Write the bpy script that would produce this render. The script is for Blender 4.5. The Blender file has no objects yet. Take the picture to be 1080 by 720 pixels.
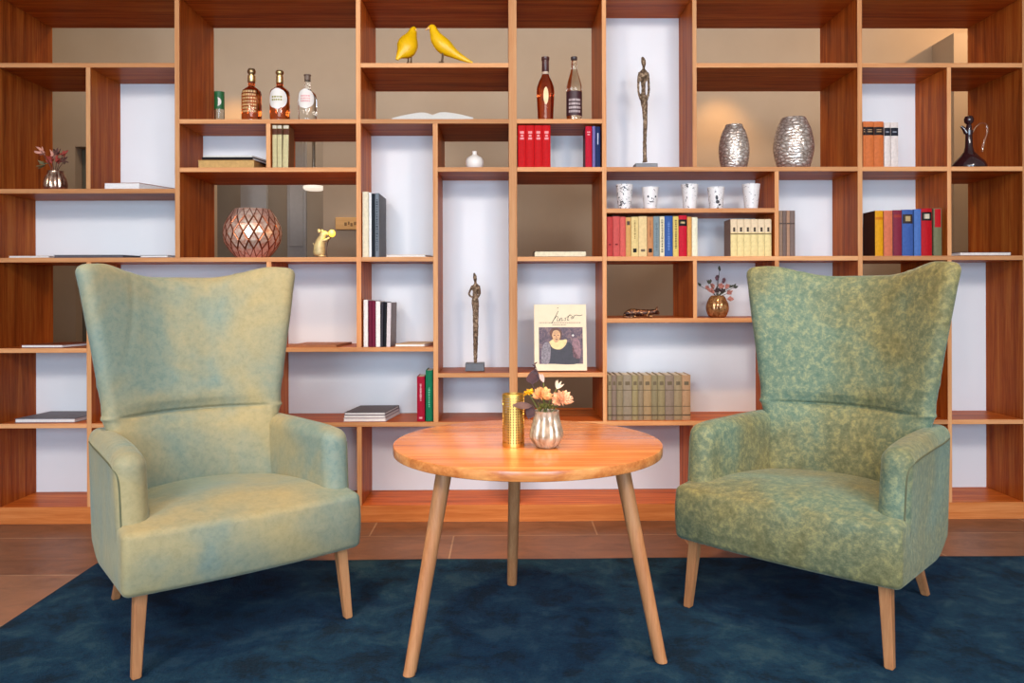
import bpy, bmesh, math, random
from mathutils import Vector, Matrix
PI = math.pi
rnd = random.Random(7)
C = bpy.context.scene.collection
SC = bpy.context.scene

# ------------------------------------------------------------------ camera model
F_PX, CX, CY, CAM_H = 820.0, 540.0, 310.0, 1.08
YAW, ROLL = math.radians(0.55), math.radians(0.16)
X0v = Vector((math.cos(YAW), -math.sin(YAW), 0)); F0 = Vector((math.sin(YAW), math.cos(YAW), 0)); Zv = Vector((0, 0, 1))
CR = X0v * math.cos(ROLL) - Zv * math.sin(ROLL)
CU = X0v * math.sin(ROLL) + Zv * math.cos(ROLL)
CAM = Vector((0, 0, CAM_H))
def P(px, py, Y):
    d = CR * ((px - CX) / F_PX) - CU * ((py - CY) / F_PX) + F0
    return CAM + d * (Y / d.y)
def G(px, py):                       # point on the floor
    d = CR * ((px - CX) / F_PX) - CU * ((py - CY) / F_PX) + F0
    return CAM + d * (-CAM_H / d.z)
D = 3.69                             # front of the bookcase
def fx(px, off=0.0, py=300): return P(px, py, D + off).x
def fz(px, py, off=0.0): return P(px, py, D + off).z
def mean(v): return sum(v) / len(v)
def sm(a, b, x):
    t = max(0.0, min(1.0, (x - a) / (b - a))); return t * t * (3 - 2 * t)
def lerp(a, b, t): return a + (b - a) * t
def interp(tab, x):
    if x <= tab[0][0]: return tab[0][1]
    for (a, b), (c, d) in zip(tab, tab[1:]):
        if x <= c: return b + (d - b) * (x - a) / (c - a)
    return tab[-1][1]

# ------------------------------------------------------------------ materials
def srgb(r, g, b):
    def f(c):
        c /= 255.0
        return c / 12.92 if c <= 0.04045 else ((c + 0.055) / 1.055) ** 2.4
    return (f(r), f(g), f(b), 1)
class N:
    def __init__(s, name):
        s.m = bpy.data.materials.new(name); s.m.use_nodes = True
        s.t = s.m.node_tree; s.b = s.t.nodes['Principled BSDF']
    def n(s, kind, **kw):
        x = s.t.nodes.new(kind)
        for k, v in kw.items():
            if k in x.inputs: x.inputs[k].default_value = v
            else: setattr(x, k, v)
        return x
    def l(s, a, b): s.t.links.new(a, b)
    def set(s, **kw):
        for k, v in kw.items(): s.b.inputs[k.replace('_', ' ')].default_value = v
    def coords(s, scale=(1, 1, 1), out='Object', loc=(0, 0, 0)):
        c = s.n('ShaderNodeTexCoord'); mp = s.n('ShaderNodeMapping')
        mp.inputs['Scale'].default_value = scale; mp.inputs['Location'].default_value = loc
        s.l(c.outputs[out], mp.inputs['Vector']); return mp.outputs['Vector']
    def noise(s, vec, scale, detail=4, rough=.55, dist=0):
        x = s.n('ShaderNodeTexNoise', Scale=scale, Detail=detail, Roughness=rough, Distortion=dist)
        s.l(vec, x.inputs['Vector']); return x.outputs['Fac']
    def ramp(s, fac, stops):
        x = s.n('ShaderNodeValToRGB'); e = x.color_ramp.elements
        while len(e) < len(stops): e.new(.5)
        for el, (p, c) in zip(e, stops): el.position = p; el.color = c if len(c) == 4 else (*c, 1)
        s.l(fac, x.inputs['Fac']); return x.outputs['Color']
    def mix(s, fac, a, b, blend='MIX'):
        x = s.n('ShaderNodeMix', data_type='RGBA', blend_type=blend)
        for sock, v in ((x.inputs[0], fac), (x.inputs[6], a), (x.inputs[7], b)):
            if hasattr(v, 'is_linked'): s.l(v, sock)
            else: sock.default_value = v
        return x.outputs[2]
    def bump(s, h, strength=.2, dist=.01):
        x = s.n('ShaderNodeBump', Strength=strength, Distance=dist)
        s.l(h, x.inputs['Height']); s.l(x.outputs['Normal'], s.b.inputs['Normal'])
    def color(s, c): s.l(c, s.b.inputs['Base Color'])

def plain(name, col, rough=.5, metal=0.0, var=.12, scale=30, **kw):
    k = N(name); k.set(Roughness=rough, Metallic=metal)
    f = k.noise(k.coords(), scale, 3)
    c2 = tuple(x * (1 - var) for x in col[:3]) + (1,); c3 = tuple(min(1, x * (1 + var)) for x in col[:3]) + (1,)
    k.color(k.ramp(f, [(.3, c2), (.7, c3)]))
    for a, v in kw.items(): k.b.inputs[a.replace('_', ' ')].default_value = v
    return k.m

def wood(name, dark, mid, light, axis, rough=.38, fine=1.0, rand=.25, coat=0.0, spec=.06):
    k = N(name)
    st = [26 * fine] * 3; st[axis] = 1.1 * fine
    v = k.coords(st)
    oi = k.n('ShaderNodeObjectInfo'); ad = k.n('ShaderNodeVectorMath', operation='MULTIPLY_ADD')
    cm = k.n('ShaderNodeCombineXYZ'); k.l(oi.outputs['Random'], cm.inputs[0]); k.l(oi.outputs['Random'], cm.inputs[1]); k.l(oi.outputs['Random'], cm.inputs[2])
    k.l(cm.outputs[0], ad.inputs[0]); ad.inputs[1].default_value = (37, 53, 71); k.l(v, ad.inputs[2])
    a = k.noise(ad.outputs[0], 1.0, 5, .6, .6)
    b = k.noise(ad.outputs[0], 5.5, 3, .7)
    col = k.ramp(a, [(.28, dark), (.5, mid), (.74, light)])
    col = k.mix(.35, col, k.ramp(b, [(.3, dark), (.72, light)]))
    hs = k.n('ShaderNodeHueSaturation'); mr = k.n('ShaderNodeMapRange')
    mr.inputs['To Min'].default_value = 1 - rand; mr.inputs['To Max'].default_value = 1 + rand * .6
    k.l(oi.outputs['Random'], mr.inputs['Value']); k.l(mr.outputs[0], hs.inputs['Value']); k.l(col, hs.inputs['Color'])
    k.color(hs.outputs['Color']); k.set(Roughness=rough); k.bump(b, .08, .004); k.b.inputs['Specular IOR Level'].default_value = spec
    k.b.inputs['Coat Weight'].default_value = coat; k.b.inputs['Coat Roughness'].default_value = .2
    return k.m

SH = dict(dark=(.17, .015, .0015), mid=(.50, .090, .011), light=(.76, .235, .038))
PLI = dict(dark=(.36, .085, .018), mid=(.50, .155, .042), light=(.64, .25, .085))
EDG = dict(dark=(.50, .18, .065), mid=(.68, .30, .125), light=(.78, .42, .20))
M = {}
M['wood_x'] = wood('bookcase_wood_horizontal', axis=0, **SH)
M['wood_z'] = wood('bookcase_wood_vertical', axis=2, **SH)
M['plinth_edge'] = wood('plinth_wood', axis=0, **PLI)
M['edge_x'] = wood('front_edge_horizontal', axis=0, **EDG)  # paler wood tone for the front faces of the boards
M['edge_z'] = wood('front_edge_vertical', axis=2, **EDG)
M['table_wood'] = wood('tabletop_oiled_wood', (.22, .036, .005), (.54, .165, .036), (.82, .37, .12), 0, rough=.26, fine=.62, rand=.0, coat=.3, spec=.4)
M['leg_wood'] = wood('leg_wood', (.30, .11, .04), (.44, .185, .075), (.56, .27, .12), 2, rough=.45, rand=.05, spec=.3)
M['white_panel'] = plain('white_back_panel', (.80, .80, .83), .6, var=.02, scale=3)
M['wall_toned'] = plain('toned_down_wall_paint', (.50, .47, .44), .8, var=.02, scale=4)  # out-of-view walls toned darker than white to cut bounced light
M['ceiling'] = plain('ceiling_paint', (.55, .53, .50), .8, var=.02, scale=4)  # ceiling toned down as well, to cut bounced light
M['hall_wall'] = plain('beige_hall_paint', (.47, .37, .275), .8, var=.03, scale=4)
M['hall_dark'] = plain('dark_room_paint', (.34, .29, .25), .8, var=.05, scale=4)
M['hall_door'] = plain('olive_grey_door_paint', (.17, .165, .13), .6, var=.05)
M['pale_panel'] = plain('pale_grey_panel', (.50, .49, .50), .6, var=.03)

def velvet(name, contrast, seed, teal, pale, gold, deep, high):
    k = N(name)
    v = k.coords(loc=(seed, seed * 2, 0))
    big = k.noise(v, 3.0, 3, .5, .4)
    mid = k.noise(v, 46, 8, .76, .2)
    tiny = k.noise(v, 260, 2)
    c = k.ramp(big, [(.36, teal), (.5, pale), (.64, gold)])
    c = k.mix(contrast, c, k.ramp(mid, [(.38, deep), (.5, pale), (.63, high)]))
    k.color(c); k.set(Roughness=.62)
    k.b.inputs['Sheen Weight'].default_value = .28; k.b.inputs['Sheen Roughness'].default_value = .35
    k.b.inputs['Sheen Tint'].default_value = (.74, .86, .76, 1)
    k.b.inputs['Specular IOR Level'].default_value = .2
    h = k.n('ShaderNodeMath', operation='MULTIPLY_ADD'); k.l(tiny, h.inputs[0]); h.inputs[1].default_value = .25; k.l(mid, h.inputs[2])
    k.bump(h.outputs[0], .16 + contrast * .3, .01)
    return k.m
M['velvet_smooth'] = velvet('sage_velvet_smooth', .22, 2.6, (.150, .222, .205), (.25, .25, .165), (.35, .285, .14), (.10, .12, .085), (.40, .33, .20))
M['velvet_crushed'] = velvet('sage_velvet_crushed', .52, 7.3, (.125, .228, .188), (.148, .162, .092), (.22, .175, .06), (.048, .072, .042), (.38, .345, .14))

M['piping'] = plain('piping_olive', (.10, .105, .055), .7)
def rug_mat():
    k = N('navy_pile')
    v = k.coords()
    big = k.noise(v, 6.4, 8, .72, .3); fine = k.noise(v, 120, 4, .75)
    c = k.ramp(big, [(.40, (.0005, .004, .013, 1)), (.47, (.002, .025, .070, 1)), (.54, (.006, .042, .090, 1)), (.62, (.030, .078, .120, 1))])
    c = k.mix(.42, c, k.ramp(fine, [(.32, (.0008, .004, .011, 1)), (.7, (.008, .046, .086, 1))]))
    k.color(c); k.set(Roughness=.9)
    k.b.inputs['Sheen Weight'].default_value = .06; k.b.inputs['Sheen Roughness'].default_value = .4; k.b.inputs['Sheen Tint'].default_value = (.35, .55, .85, 1)
    k.b.inputs['Specular IOR Level'].default_value = .1
    h = k.n('ShaderNodeMath', operation='MULTIPLY_ADD'); k.l(fine, h.inputs[0]); h.inputs[1].default_value = .5; k.l(big, h.inputs[2])
    k.bump(h.outputs[0], .9, .02)
    return k.m
M['rug'] = rug_mat()
def tile_mat():
    k = N('brown_stone_tiles')
    v = k.coords(loc=(.23, -3.48, 0))
    br = k.n('ShaderNodeTexBrick', offset=.37, Scale=1.0)
    br.inputs['Brick Width'].default_value = 1.02; br.inputs['Row Height'].default_value = .46
    br.inputs['Mortar Size'].default_value = .0035; br.inputs['Bias'].default_value = 0
    br.inputs['Color1'].default_value = (.20, .092, .057, 1); br.inputs['Color2'].default_value = (.26, .135, .088, 1)
    br.inputs['Mortar'].default_value = (.40, .26, .18, 1)
    k.l(v, br.inputs['Vector'])
    nz = k.noise(k.coords((1, 2.2, 1)), 4.5, 8, .68, .8)
    c = k.mix(.75, br.outputs['Color'], k.ramp(nz, [(.3, (.45, .40, .40, 1)), (.5, (.9, .9, .9, 1)), (.72, (1.35, 1.2, 1.1, 1))]), 'MULTIPLY')
    k.color(c); k.set(Roughness=.42)
    k.bump(nz, .15, .006)
    return k.m
M['tiles'] = tile_mat()

# ------------------------------------------------------------------ mesh helpers
def new(): return bmesh.new()
def finish(name, bm, mats, parent=None, smooth=True, angle=38, loc=None):
    me = bpy.data.meshes.new(name)
    bmesh.ops.recalc_face_normals(bm, faces=bm.faces)
    bm.to_mesh(me); bm.free()
    for m in (mats if isinstance(mats, (list, tuple)) else [mats]): me.materials.append(m)
    if smooth:
        for p in me.polygons: p.use_smooth = True
        me.set_sharp_from_angle(angle=math.radians(angle))
    o = bpy.data.objects.new(name, me); C.objects.link(o)
    if parent is not None: o.parent = parent
    if loc is not None: o.location = loc
    return o
def tag(o, label, cat, group=None, kind=None):
    o['label'] = label; o['category'] = cat
    if group: o['group'] = group
    if kind: o['kind'] = kind
    return o
def thing(name, label, cat, loc=(0, 0, 0), rz=0, group=None):
    o = bpy.data.objects.new(name, None); C.objects.link(o)
    o.empty_display_size = .05
    o.location = loc; o.rotation_euler = (0, 0, rz)
    return tag(o, label, cat, group)
def struct(name, bm, m, **kw):
    o = finish(name, bm, m, **kw); o['kind'] = 'structure'; return o

def box(bm, x0, x1, y0, y1, z0, z1, bev=0.0, seg=1, mi=0):
    r = bmesh.ops.create_cube(bm, size=1)
    vs = r['verts']
    for v in vs:
        v.co = Vector((lerp(x0, x1, v.co.x + .5), lerp(y0, y1, v.co.y + .5), lerp(z0, z1, v.co.z + .5)))
    fs = set(f for v in vs for f in v.link_faces)
    for f in fs: f.material_index = mi
    if bev > 0:
        es = list(set(e for v in vs for e in v.link_edges))
        r = bmesh.ops.bevel(bm, geom=es, offset=bev, segments=seg, affect='EDGES', profile=.5)
        for f in r['faces']: f.material_index = mi
        vs = list(set(v for f in r['faces'] for v in f.verts))
    return vs
def rcube(bm, h, r, n=3, m=6, fn=None, mi=0):
    def axis(hh):
        a = [-hh + r * (1 - math.cos(i / n * PI / 2)) if False else -hh + r * i / n for i in range(n)]
        b = [lerp(-hh + r, hh - r, i / m) for i in range(m + 1)]
        return a + b + [-x for x in reversed(a)]
    ax = [axis(q) for q in h]; cache = {}
    def vert(p):
        q = Vector([max(-(h[i] - r), min(h[i] - r, p[i])) for i in range(3)])
        d = Vector(p) - q
        # even angular spacing on the rounding
        d = Vector([math.copysign(math.tan(abs(c) / r * PI / 4), c) * r if r else 0 for c in d])
        pp = q + (d.normalized() * r if d.length > 1e-9 else d)
        k = tuple(round(c, 5) for c in pp)
        if k not in cache:
            co = fn(pp) if fn else pp
            cache[k] = bm.verts.new(co)
        return cache[k]
    for i in range(3):
        j, k = (i + 1) % 3, (i + 2) % 3
        for sg in (-1, 1):
            for a0, a1 in zip(ax[j], ax[j][1:]):
                for b0, b1 in zip(ax[k], ax[k][1:]):
                    vs = []
                    for (a, b) in ((a0, b0), (a1, b0), (a1, b1), (a0, b1)):
                        p = [0, 0, 0]; p[i] = sg * h[i]; p[j] = a; p[k] = b
                        v = vert(p)
                        if v not in vs: vs.append(v)
                    if len(vs) > 2:
                        try: f = bm.faces.new(vs); f.material_index = mi
                        except ValueError: pass
def lathe(bm, prof, n=32, mod=None, mi=0, cx=0, cy=0, cz=0, close=True):
    rows = []
    for r, z in prof:
        if r < 1e-6: rows.append([bm.verts.new((cx, cy, cz + z))]); continue
        row = []
        for i in range(n):
            a = 2 * PI * i / n
            rr = mod(a, z, r) if mod else r
            row.append(bm.verts.new((cx + rr * math.cos(a), cy + rr * math.sin(a), cz + z)))
        rows.append(row)
    for A, B in zip(rows, rows[1:]):
        for i in range(n):
            j = (i + 1) % n
            vs = [A[0]] if len(A) == 1 else [A[i], A[j]]
            vs += [B[0]] if len(B) == 1 else [B[j], B[i]]
            if len(vs) > 2: bm.faces.new(vs).material_index = mi
    if close:
        for row, fl in ((rows[0], True), (rows[-1], False)):
            if len(row) > 1: bm.faces.new(list(reversed(row)) if fl else row).material_index = mi
def catmull(pts, k):
    out = []; n = len(pts)
    for i in range(n - 1):
        p = [pts[max(0, i - 1)], pts[i], pts[i + 1], pts[min(n - 1, i + 2)]]
        for s in range(k):
            t = s / k
            out.append([.5 * (2 * b + (c - a) * t + (2 * a - 5 * b + 4 * c - d) * t * t + (-a + 3 * b - 3 * c + d) * t ** 3) for a, b, c, d in zip(*p)])
    out.append(list(pts[-1])); return out
def sweep(bm, pts, n=10, k=4, mi=0, up=(0, 1, 0)):
    """pts: (x,y,z,r) or (x,y,z,rside,rup); a smooth closed tube along them."""
    pts = [tuple(p) if len(p) == 5 else (*p, p[3]) for p in pts]
    q = catmull(pts, k) if k > 1 else [list(p) for p in pts]
    rows = []; U = Vector(up)
    for i, p in enumerate(q):
        a = Vector(q[max(0, i - 1)][:3]); b = Vector(q[min(len(q) - 1, i + 1)][:3])
        t = (b - a).normalized()
        u = (U - t * U.dot(t))
        if u.length < 1e-4: u = t.orthogonal()
        u.normalize(); U = u; s = t.cross(u)
        c = Vector(p[:3])
        rows.append([bm.verts.new(c + s * (math.cos(2 * PI * j / n) * max(1e-4, p[3])) + u * (math.sin(2 * PI * j / n) * max(1e-4, p[4]))) for j in range(n)])
    for A, B in zip(rows, rows[1:]):
        for j in range(n):
            bm.faces.new((A[j], A[(j + 1) % n], B[(j + 1) % n], B[j])).material_index = mi
    bm.faces.new(rows[0]).material_index = mi; bm.faces.new(list(reversed(rows[-1]))).material_index = mi
def ball(bm, c, r, seg=14, sc=(1, 1, 1), mi=0):
    res = bmesh.ops.create_uvsphere(bm, u_segments=seg, v_segments=max(6, seg // 2 + 1), radius=r)
    for v in res['verts']: v.co = Vector((v.co.x * sc[0], v.co.y * sc[1], v.co.z * sc[2])) + Vector(c)
    for f in set(f for v in res['verts'] for f in v.link_faces): f.material_index = mi
def leaf(bm, base, d, ln, wd, mi=0, cup=.15, nrm=None):
    """a pointed leaf blade with a little thickness"""
    base = Vector(base); d = Vector(d).normalized()
    nn = Vector(nrm) if nrm else d.orthogonal()
    nn = (nn - d * nn.dot(d)).normalized(); s = d.cross(nn)
    top, bot = [], []
    for t, w in ((0, .12), (.25, .8), (.5, 1), (.75, .7), (1, .05)):
        c = base + d * ln * t + nn * (cup * ln * t * t)
        for sg in (-1, 0, 1):
            p = c + s * (wd * .5 * w * sg) + nn * (abs(sg) * cup * wd * w * .6)
            top.append(bm.verts.new(p + nn * .0004)); bot.append(bm.verts.new(p - nn * .0004))
    for i in range(4):
        for j in range(2):
            a = i * 3 + j
            for L, fl in ((top, 0), (bot, 1)):
                q = [L[a], L[a + 1], L[a + 4], L[a + 3]]
                bm.faces.new(q[::-1] if fl else q).material_index = mi
        for j, fl in ((0, 0), (2, 1)):
            a = i * 3 + j
            bm.faces.new((top[a], bot[a], bot[a + 3], top[a + 3])).material_index = mi

# ================================================================== THE ROOM
ZTOP = fz(540, -3.5)
ZB = mean([fz(45, 535.5), fz(560, 531.6), fz(1040, 529)])
XL, XR = fx(-1), fx(1079)
TH = .0215; DEPTH = .440; WDEP = .288
WL, WR = XL - .045, XR + .045
YF, YB = -2.6, 5.75
CEIL = 3.4
def slab(name, m, *a, **kw):
    bm = new(); box(bm, *a); return struct(name, bm, m, smooth=False)
HL, HR, YH = -4.7, 4.7, D + DEPTH
slab('floor', M['tiles'], HL - .15, HR + .15, YF - .15, YB + 2.2, -.1, 0)
slab('ceiling', M['ceiling'], HL - .15, HR + .15, YF - .15, YB + 2.2, CEIL, CEIL + .1)
for nm, xa, xb, ha, hb_ in (('wall_left', WL - .12, WL, HL - .12, HL), ('wall_right', WR, WR + .12, HR, HR + .12)):
    bm = new(); box(bm, xa, xb, YF - .15, YH, 0, CEIL)
    if xa < 0: box(bm, HL, xa, YH - .12, YH, 0, CEIL)
    else: box(bm, xb, HR, YH - .12, YH, 0, CEIL)
    box(bm, ha, hb_, YH - .12, YB + 2.2, 0, CEIL)
    struct(nm, bm, M['wall_toned'], smooth=False)
# wall behind the photographer with two window openings
bm = new()
wx = [(-2.15, -.45), (.45, 2.15)]; wz = (.55, 2.2)
box(bm, WL, wx[0][0], YF - .15, YF, 0, CEIL); box(bm, wx[0][1], wx[1][0], YF - .15, YF, 0, CEIL); box(bm, wx[1][1], WR, YF - .15, YF, 0, CEIL)
for a, b in wx:
    box(bm, a, b, YF - .15, YF, 0, wz[0]); box(bm, a, b, YF - .15, YF, wz[1], CEIL)
struct('wall_front', bm, M['wall_toned'], smooth=False)
M['window_white'] = plain('window_frame_paint', (.8, .8, .8), .4, var=.02)
for i, (a, b) in enumerate(wx):
    bm = new(); t = .05
    box(bm, a, b, YF - .12, YF - .06, wz[0], wz[0] + t); box(bm, a, b, YF - .12, YF - .06, wz[1] - t, wz[1])
    box(bm, a, a + t, YF - .12, YF - .06, wz[0] + t, wz[1] - t); box(bm, b - t, b, YF - .12, YF - .06, wz[0] + t, wz[1] - t)
    m_ = (a + b) / 2; box(bm, m_ - .03, m_ + .03, YF - .12, YF - .06, wz[0] + t, wz[1] - t)
    struct('window_%d' % (i + 1), bm, M['window_white'], smooth=False)

# hall behind the bookcase: beige wall with a passage and a door, a dim room beyond
def bx(px, py=300): return P(px, py, YB).x
def bz(px, py): return P(px, py, YB).z
o0, o1 = bx(222), bx(341); oz = bz(325, 142)
d0, d1 = bx(79.5), bx(165); dz = bz(85, 154.5)
bm = new(); t = .14
for a, b, c, d in ((HL, d0, 0, CEIL), (d0, d1, dz, CEIL), (d1, o0, 0, CEIL), (o0, o1, oz, CEIL), (o1, HR, 0, CEIL)):
    box(bm, a, b, YB, YB + t, c, d)
struct('wall_back', bm, M['hall_wall'], smooth=False)
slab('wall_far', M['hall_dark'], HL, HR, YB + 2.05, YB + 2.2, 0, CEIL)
bm = new(); box(bm, d0 + .002, d1 - .002, YB + .09, YB + .13, 0.005, dz - .002, .004)
for zz in ((.15, .95), (1.05, dz - .15)): box(bm, d0 + .15, d1 - .15, YB + .082, YB + .092, zz[0], zz[1], .004)
dr = struct('door_1', bm, M['hall_door'], smooth=False)
bm = new(); sweep(bm, [(d1 - .09, YB + .085, 1.0, .008), (d1 - .09, YB + .04, 1.0, .008), (d1 - .19, YB + .035, 1.0, .008)], 8, 3)
finish('door_handle', bm, plain('door_steel', (.5, .5, .48), .3, 1.0), dr)
# pale door leaf and side panels in the dim room
YR = YB + 1.0
def rx(px): return P(px, 300, YR).x
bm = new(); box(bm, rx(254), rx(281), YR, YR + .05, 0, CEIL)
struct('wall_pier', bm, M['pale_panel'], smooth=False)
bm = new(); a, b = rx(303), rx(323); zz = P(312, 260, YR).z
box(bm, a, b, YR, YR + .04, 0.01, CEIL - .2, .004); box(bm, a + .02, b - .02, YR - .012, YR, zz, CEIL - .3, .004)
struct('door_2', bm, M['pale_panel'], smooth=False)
# pier at the right end of the hall
bm = new(); px_ = P(1006, 60, YB - .28).x
PZ = P(1006, 48, YB).z; box(bm, px_, HR, YB - .28, YB, 0, PZ)
struct('wall_return', bm, M['hall_wall'], smooth=False)
# round ceiling lamp in the dim room
M['lamp_glow'] = N('lamp_glass').m
_b = M['lamp_glow'].node_tree.nodes['Principled BSDF']; _b.inputs['Emission Color'].default_value = (1, .86, .7, 1); _b.inputs['Emission Strength'].default_value = 1.0
lx = P(331, 199, YB + .6); 
t = thing('ceiling_lamp', 'round flat lit ceiling lamp glimpsed in the dim room behind the bookcase', 'lamp', (lx.x, YB + .6, CEIL))
bm = new(); lz = lx.z - CEIL
lathe(bm, [(.0, lz - .012), (.07, lz - .012), (.085, lz), (.085, lz + .02), (0, lz + .02)], 28)
finish('lamp_shade', bm, M['lamp_glow'], t)
bm = new(); lathe(bm, [(.012, lz + .02), (.012, -.012), (.05, -.01), (.05, 0), (0, 0)], 16)
finish('stem', bm, plain('lamp_metal', (.3, .28, .25), .4, 1.0), t)
# small wooden block sign on the hall wall
a = P(353.5, 229, YB - .035); b = P(380, 242, YB - .035)
bm = new(); box(bm, -.5 * (b.x - a.x), .5 * (b.x - a.x), -.03, .0, 0, a.z - b.z, .004)
sg = finish('wooden_sign', bm, wood('sign_wood', (.70, .38, .14), (.80, .47, .19), (.86, .55, .25), 0, rand=0), smooth=False, loc=((a.x + b.x) / 2, YB - .001, b.z))
tag(sg, 'small light wooden block sign on the hall wall behind the mouse lamp', 'sign')
bm = new()
w_ = b.x - a.x
for i, (u, v, ww) in enumerate(((.36, .45, .10), (.50, .52, .07), (.60, .40, .09), (.74, .5, .12))):
    box(bm, -w_ / 2 + u * w_, -w_ / 2 + (u + ww) * w_, -.0315, -.029, (a.z - b.z) * v - .012, (a.z - b.z) * v + .012, .002)
finish('lettering', bm, plain('sign_ink', (.3, .16, .06), .7), sg, smooth=False)

# ================================================================== BOOKCASE
Z = {'top': ZTOP + TH, 'floor': 0, 'base': ZB,
     '1': mean([fz(92, 66.5), fz(460, 66.8), fz(900, 65.8)]),
     '2': mean([fz(280, 125.4), fz(460, 125.5), fz(590, 125.5)]),
     '3': mean([fz(280, 177.2), fz(500, 176), fz(590, 176), fz(770, 175.5), fz(1000, 175.5)]),
     '3a': fz(92, 199), '3c': fz(730, 219.5),
     '4': mean([fz(92, 272), fz(280, 271.2), fz(420, 271.4), fz(590, 270.6), fz(800, 269.8), fz(1000, 268.8)]),
     '5': mean([fz(45, 368), fz(370, 365.3)]), '5e': fz(730, 335.3),
     '6': fz(545, 393), '7': mean([fz(45, 448), fz(370, 445.5), fz(690, 443.8), fz(1040, 441)])}
bc = thing('bookcase', 'wall-wide open reddish wooden bookcase with uneven compartments and white back panels behind the chairs', 'bookcase', (0, D, 0))
def board(name, m, x0, x1, z0, z1, y0=0, y1=DEPTH, bev=.0012):
    bm = new(); box(bm, x0, x1, y0, y1, z0, z1, bev)
    bm.faces.ensure_lookup_table()
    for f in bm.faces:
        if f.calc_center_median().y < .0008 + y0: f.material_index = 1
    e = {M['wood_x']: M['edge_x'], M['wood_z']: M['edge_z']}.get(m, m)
    return finish(name, bm, [m, M['plinth_edge'] if name == 'plinth' else e], bc, smooth=False)
ups = [(-8.5, -1, 'base', 'top'), (91, 95.8, '3a', '1'), (91, 96, 'base', '4'), (184.7, 189.8, '4', 'top'), (281, 285.6, '3', '2'), (281, 286.3, 'base', '4'),
       (376, 381, '5', 'top'), (376, 381, 'base', '7'), (456.8, 462, '7', '2'), (537, 545.6, 'base', 'top'), (635.5, 640, '7', 'top'),
       (731, 735.4, '3', 'top'), (731, 735.2, '5e', '4'), (730.5, 735.2, 'base', '7'), (817.3, 821.8, '4', '3'), (817.3, 821.8, '7', '4'),
       (905, 910, 'base', 'top'), (999.4, 1003.8, '4', '1'), (999.4, 1003.8, 'base', '4'), (1079, 1086.5, 'base', 'top')]
FULL = []
for a, b, lo, hi in ups:
    z1 = Z[hi] - TH
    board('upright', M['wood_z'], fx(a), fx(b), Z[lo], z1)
shelves = [('1', -1, 184.7), ('1', 381, 537), ('1', 735.4, 905), ('1', 910, 1079),
           ('2', 189.8, 376), ('2', 381, 537), ('2', 545.6, 635.5),
           ('3', 189.8, 376), ('3', 462, 537), ('3', 545.6, 635.5), ('3', 640, 905), ('3', 910, 999.4), ('3', 1003.8, 1079),
           ('3a', -1, 184.7), ('3c', 640, 817.3),
           ('4', -1, 376), ('4', 381, 456.8), ('4', 545.6, 635.5), ('4', 640, 905), ('4', 910, 1079),
           ('5', -1, 91), ('5', 96, 281), ('5', 286.3, 456.8), ('5e', 640, 817.3),
           ('6', 462, 537), ('6', 545.6, 635.5),
           ('7', -1, 91), ('7', 96, 281), ('7', 286.3, 537), ('7', 545.6, 817.3), ('7', 821.8, 905), ('7', 910, 999.4), ('7', 1003.8, 1079),
           ('top', -8.5, 1086.5)]
for lv, a, b in shelves:
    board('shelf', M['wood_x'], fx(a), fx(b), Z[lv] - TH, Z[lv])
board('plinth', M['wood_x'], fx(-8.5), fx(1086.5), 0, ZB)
whites = [(95.8, 184.7, '3a', '1'), (-1, 184.7, '4', '3a'), (96, 281, 'base', '7'), (96, 281, '7', '5'), (96, 281, '5', '4'), (-1, 91, '7', '5'), (-1, 91, 'base', '7'),
          (189.8, 281, '3', '2'), (286.3, 376, '5', '4'), (381, 456.8, '5', '4'), (286.3, 456.8, '7', '5'), (286.3, 376, 'base', '7'), (381, 537, 'base', '7'),
          (381, 456.8, '4', '2'), (462, 537, '6', '3'), (462, 537, '7', '6'),
          (545.6, 635.5, '3', '2'), (545.6, 635.5, '6', '4'), (545.6, 730.5, 'base', '7'),
          (640, 731, '3', 'top'), (640, 817.3, '3c', '3'), (640, 817.3, '4', '3c'), (735.2, 817.3, '5e', '4'), (640, 817.3, '7', '5e'),
          (821.8, 905, '4', '3'), (821.8, 905, '7', '4'), (821.8, 905, 'base', '7'), (735.2, 817.3, 'base', '7'),
          (910, 999.4, '3', '1'), (910, 999.4, '4', '3'), (1003.8, 1079, '7', '4'), (1003.8, 1079, 'base', '7')]
for a, b, lo, hi in whites:
    o = board('back_panel', M['white_panel'], fx(a), fx(b), Z[lo], Z[hi] - TH, WDEP, WDEP + .018, 0)
    o['label'] = 'white back panel'

# ================================================================== RUG
rx0 = mean([G(0, 660).x, G(95, 600).x]); ry1 = mean([G(300, 592).y, G(800, 590).y])
rx1, ry0 = min(2.3, WR - .1), .55
bm = new()
nx, ny = 150, 100
def rz(x, y):
    e = min(x - rx0, rx1 - x, y - ry0, ry1 - y)
    b = .016 * min(1, math.sqrt(max(0, e) / .02))
    return .002 + b - .0012 * (1 + math.sin(7 * x + 2.3 * math.sin(5 * y))) * (1 if e > .02 else 0)
gv = []
for j in range(ny + 1):
    row = []
    for i in range(nx + 1):
        u, v = i / nx, j / ny
        x = rx0 + (rx1 - rx0) * u; y = ry0 + (ry1 - ry0) * v
        row.append(bm.verts.new((x, y, rz(x, y) if 0 < i < nx and 0 < j < ny else .001)))
    gv.append(row)
for j in range(ny):
    for i in range(nx): bm.faces.new((gv[j][i], gv[j][i + 1], gv[j + 1][i + 1], gv[j + 1][i]))
rug = finish('rug', bm, M['rug'])
tag(rug, 'large dark navy blue plush rug under the two armchairs and table', 'rug')
RUGZ = .0185

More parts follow.
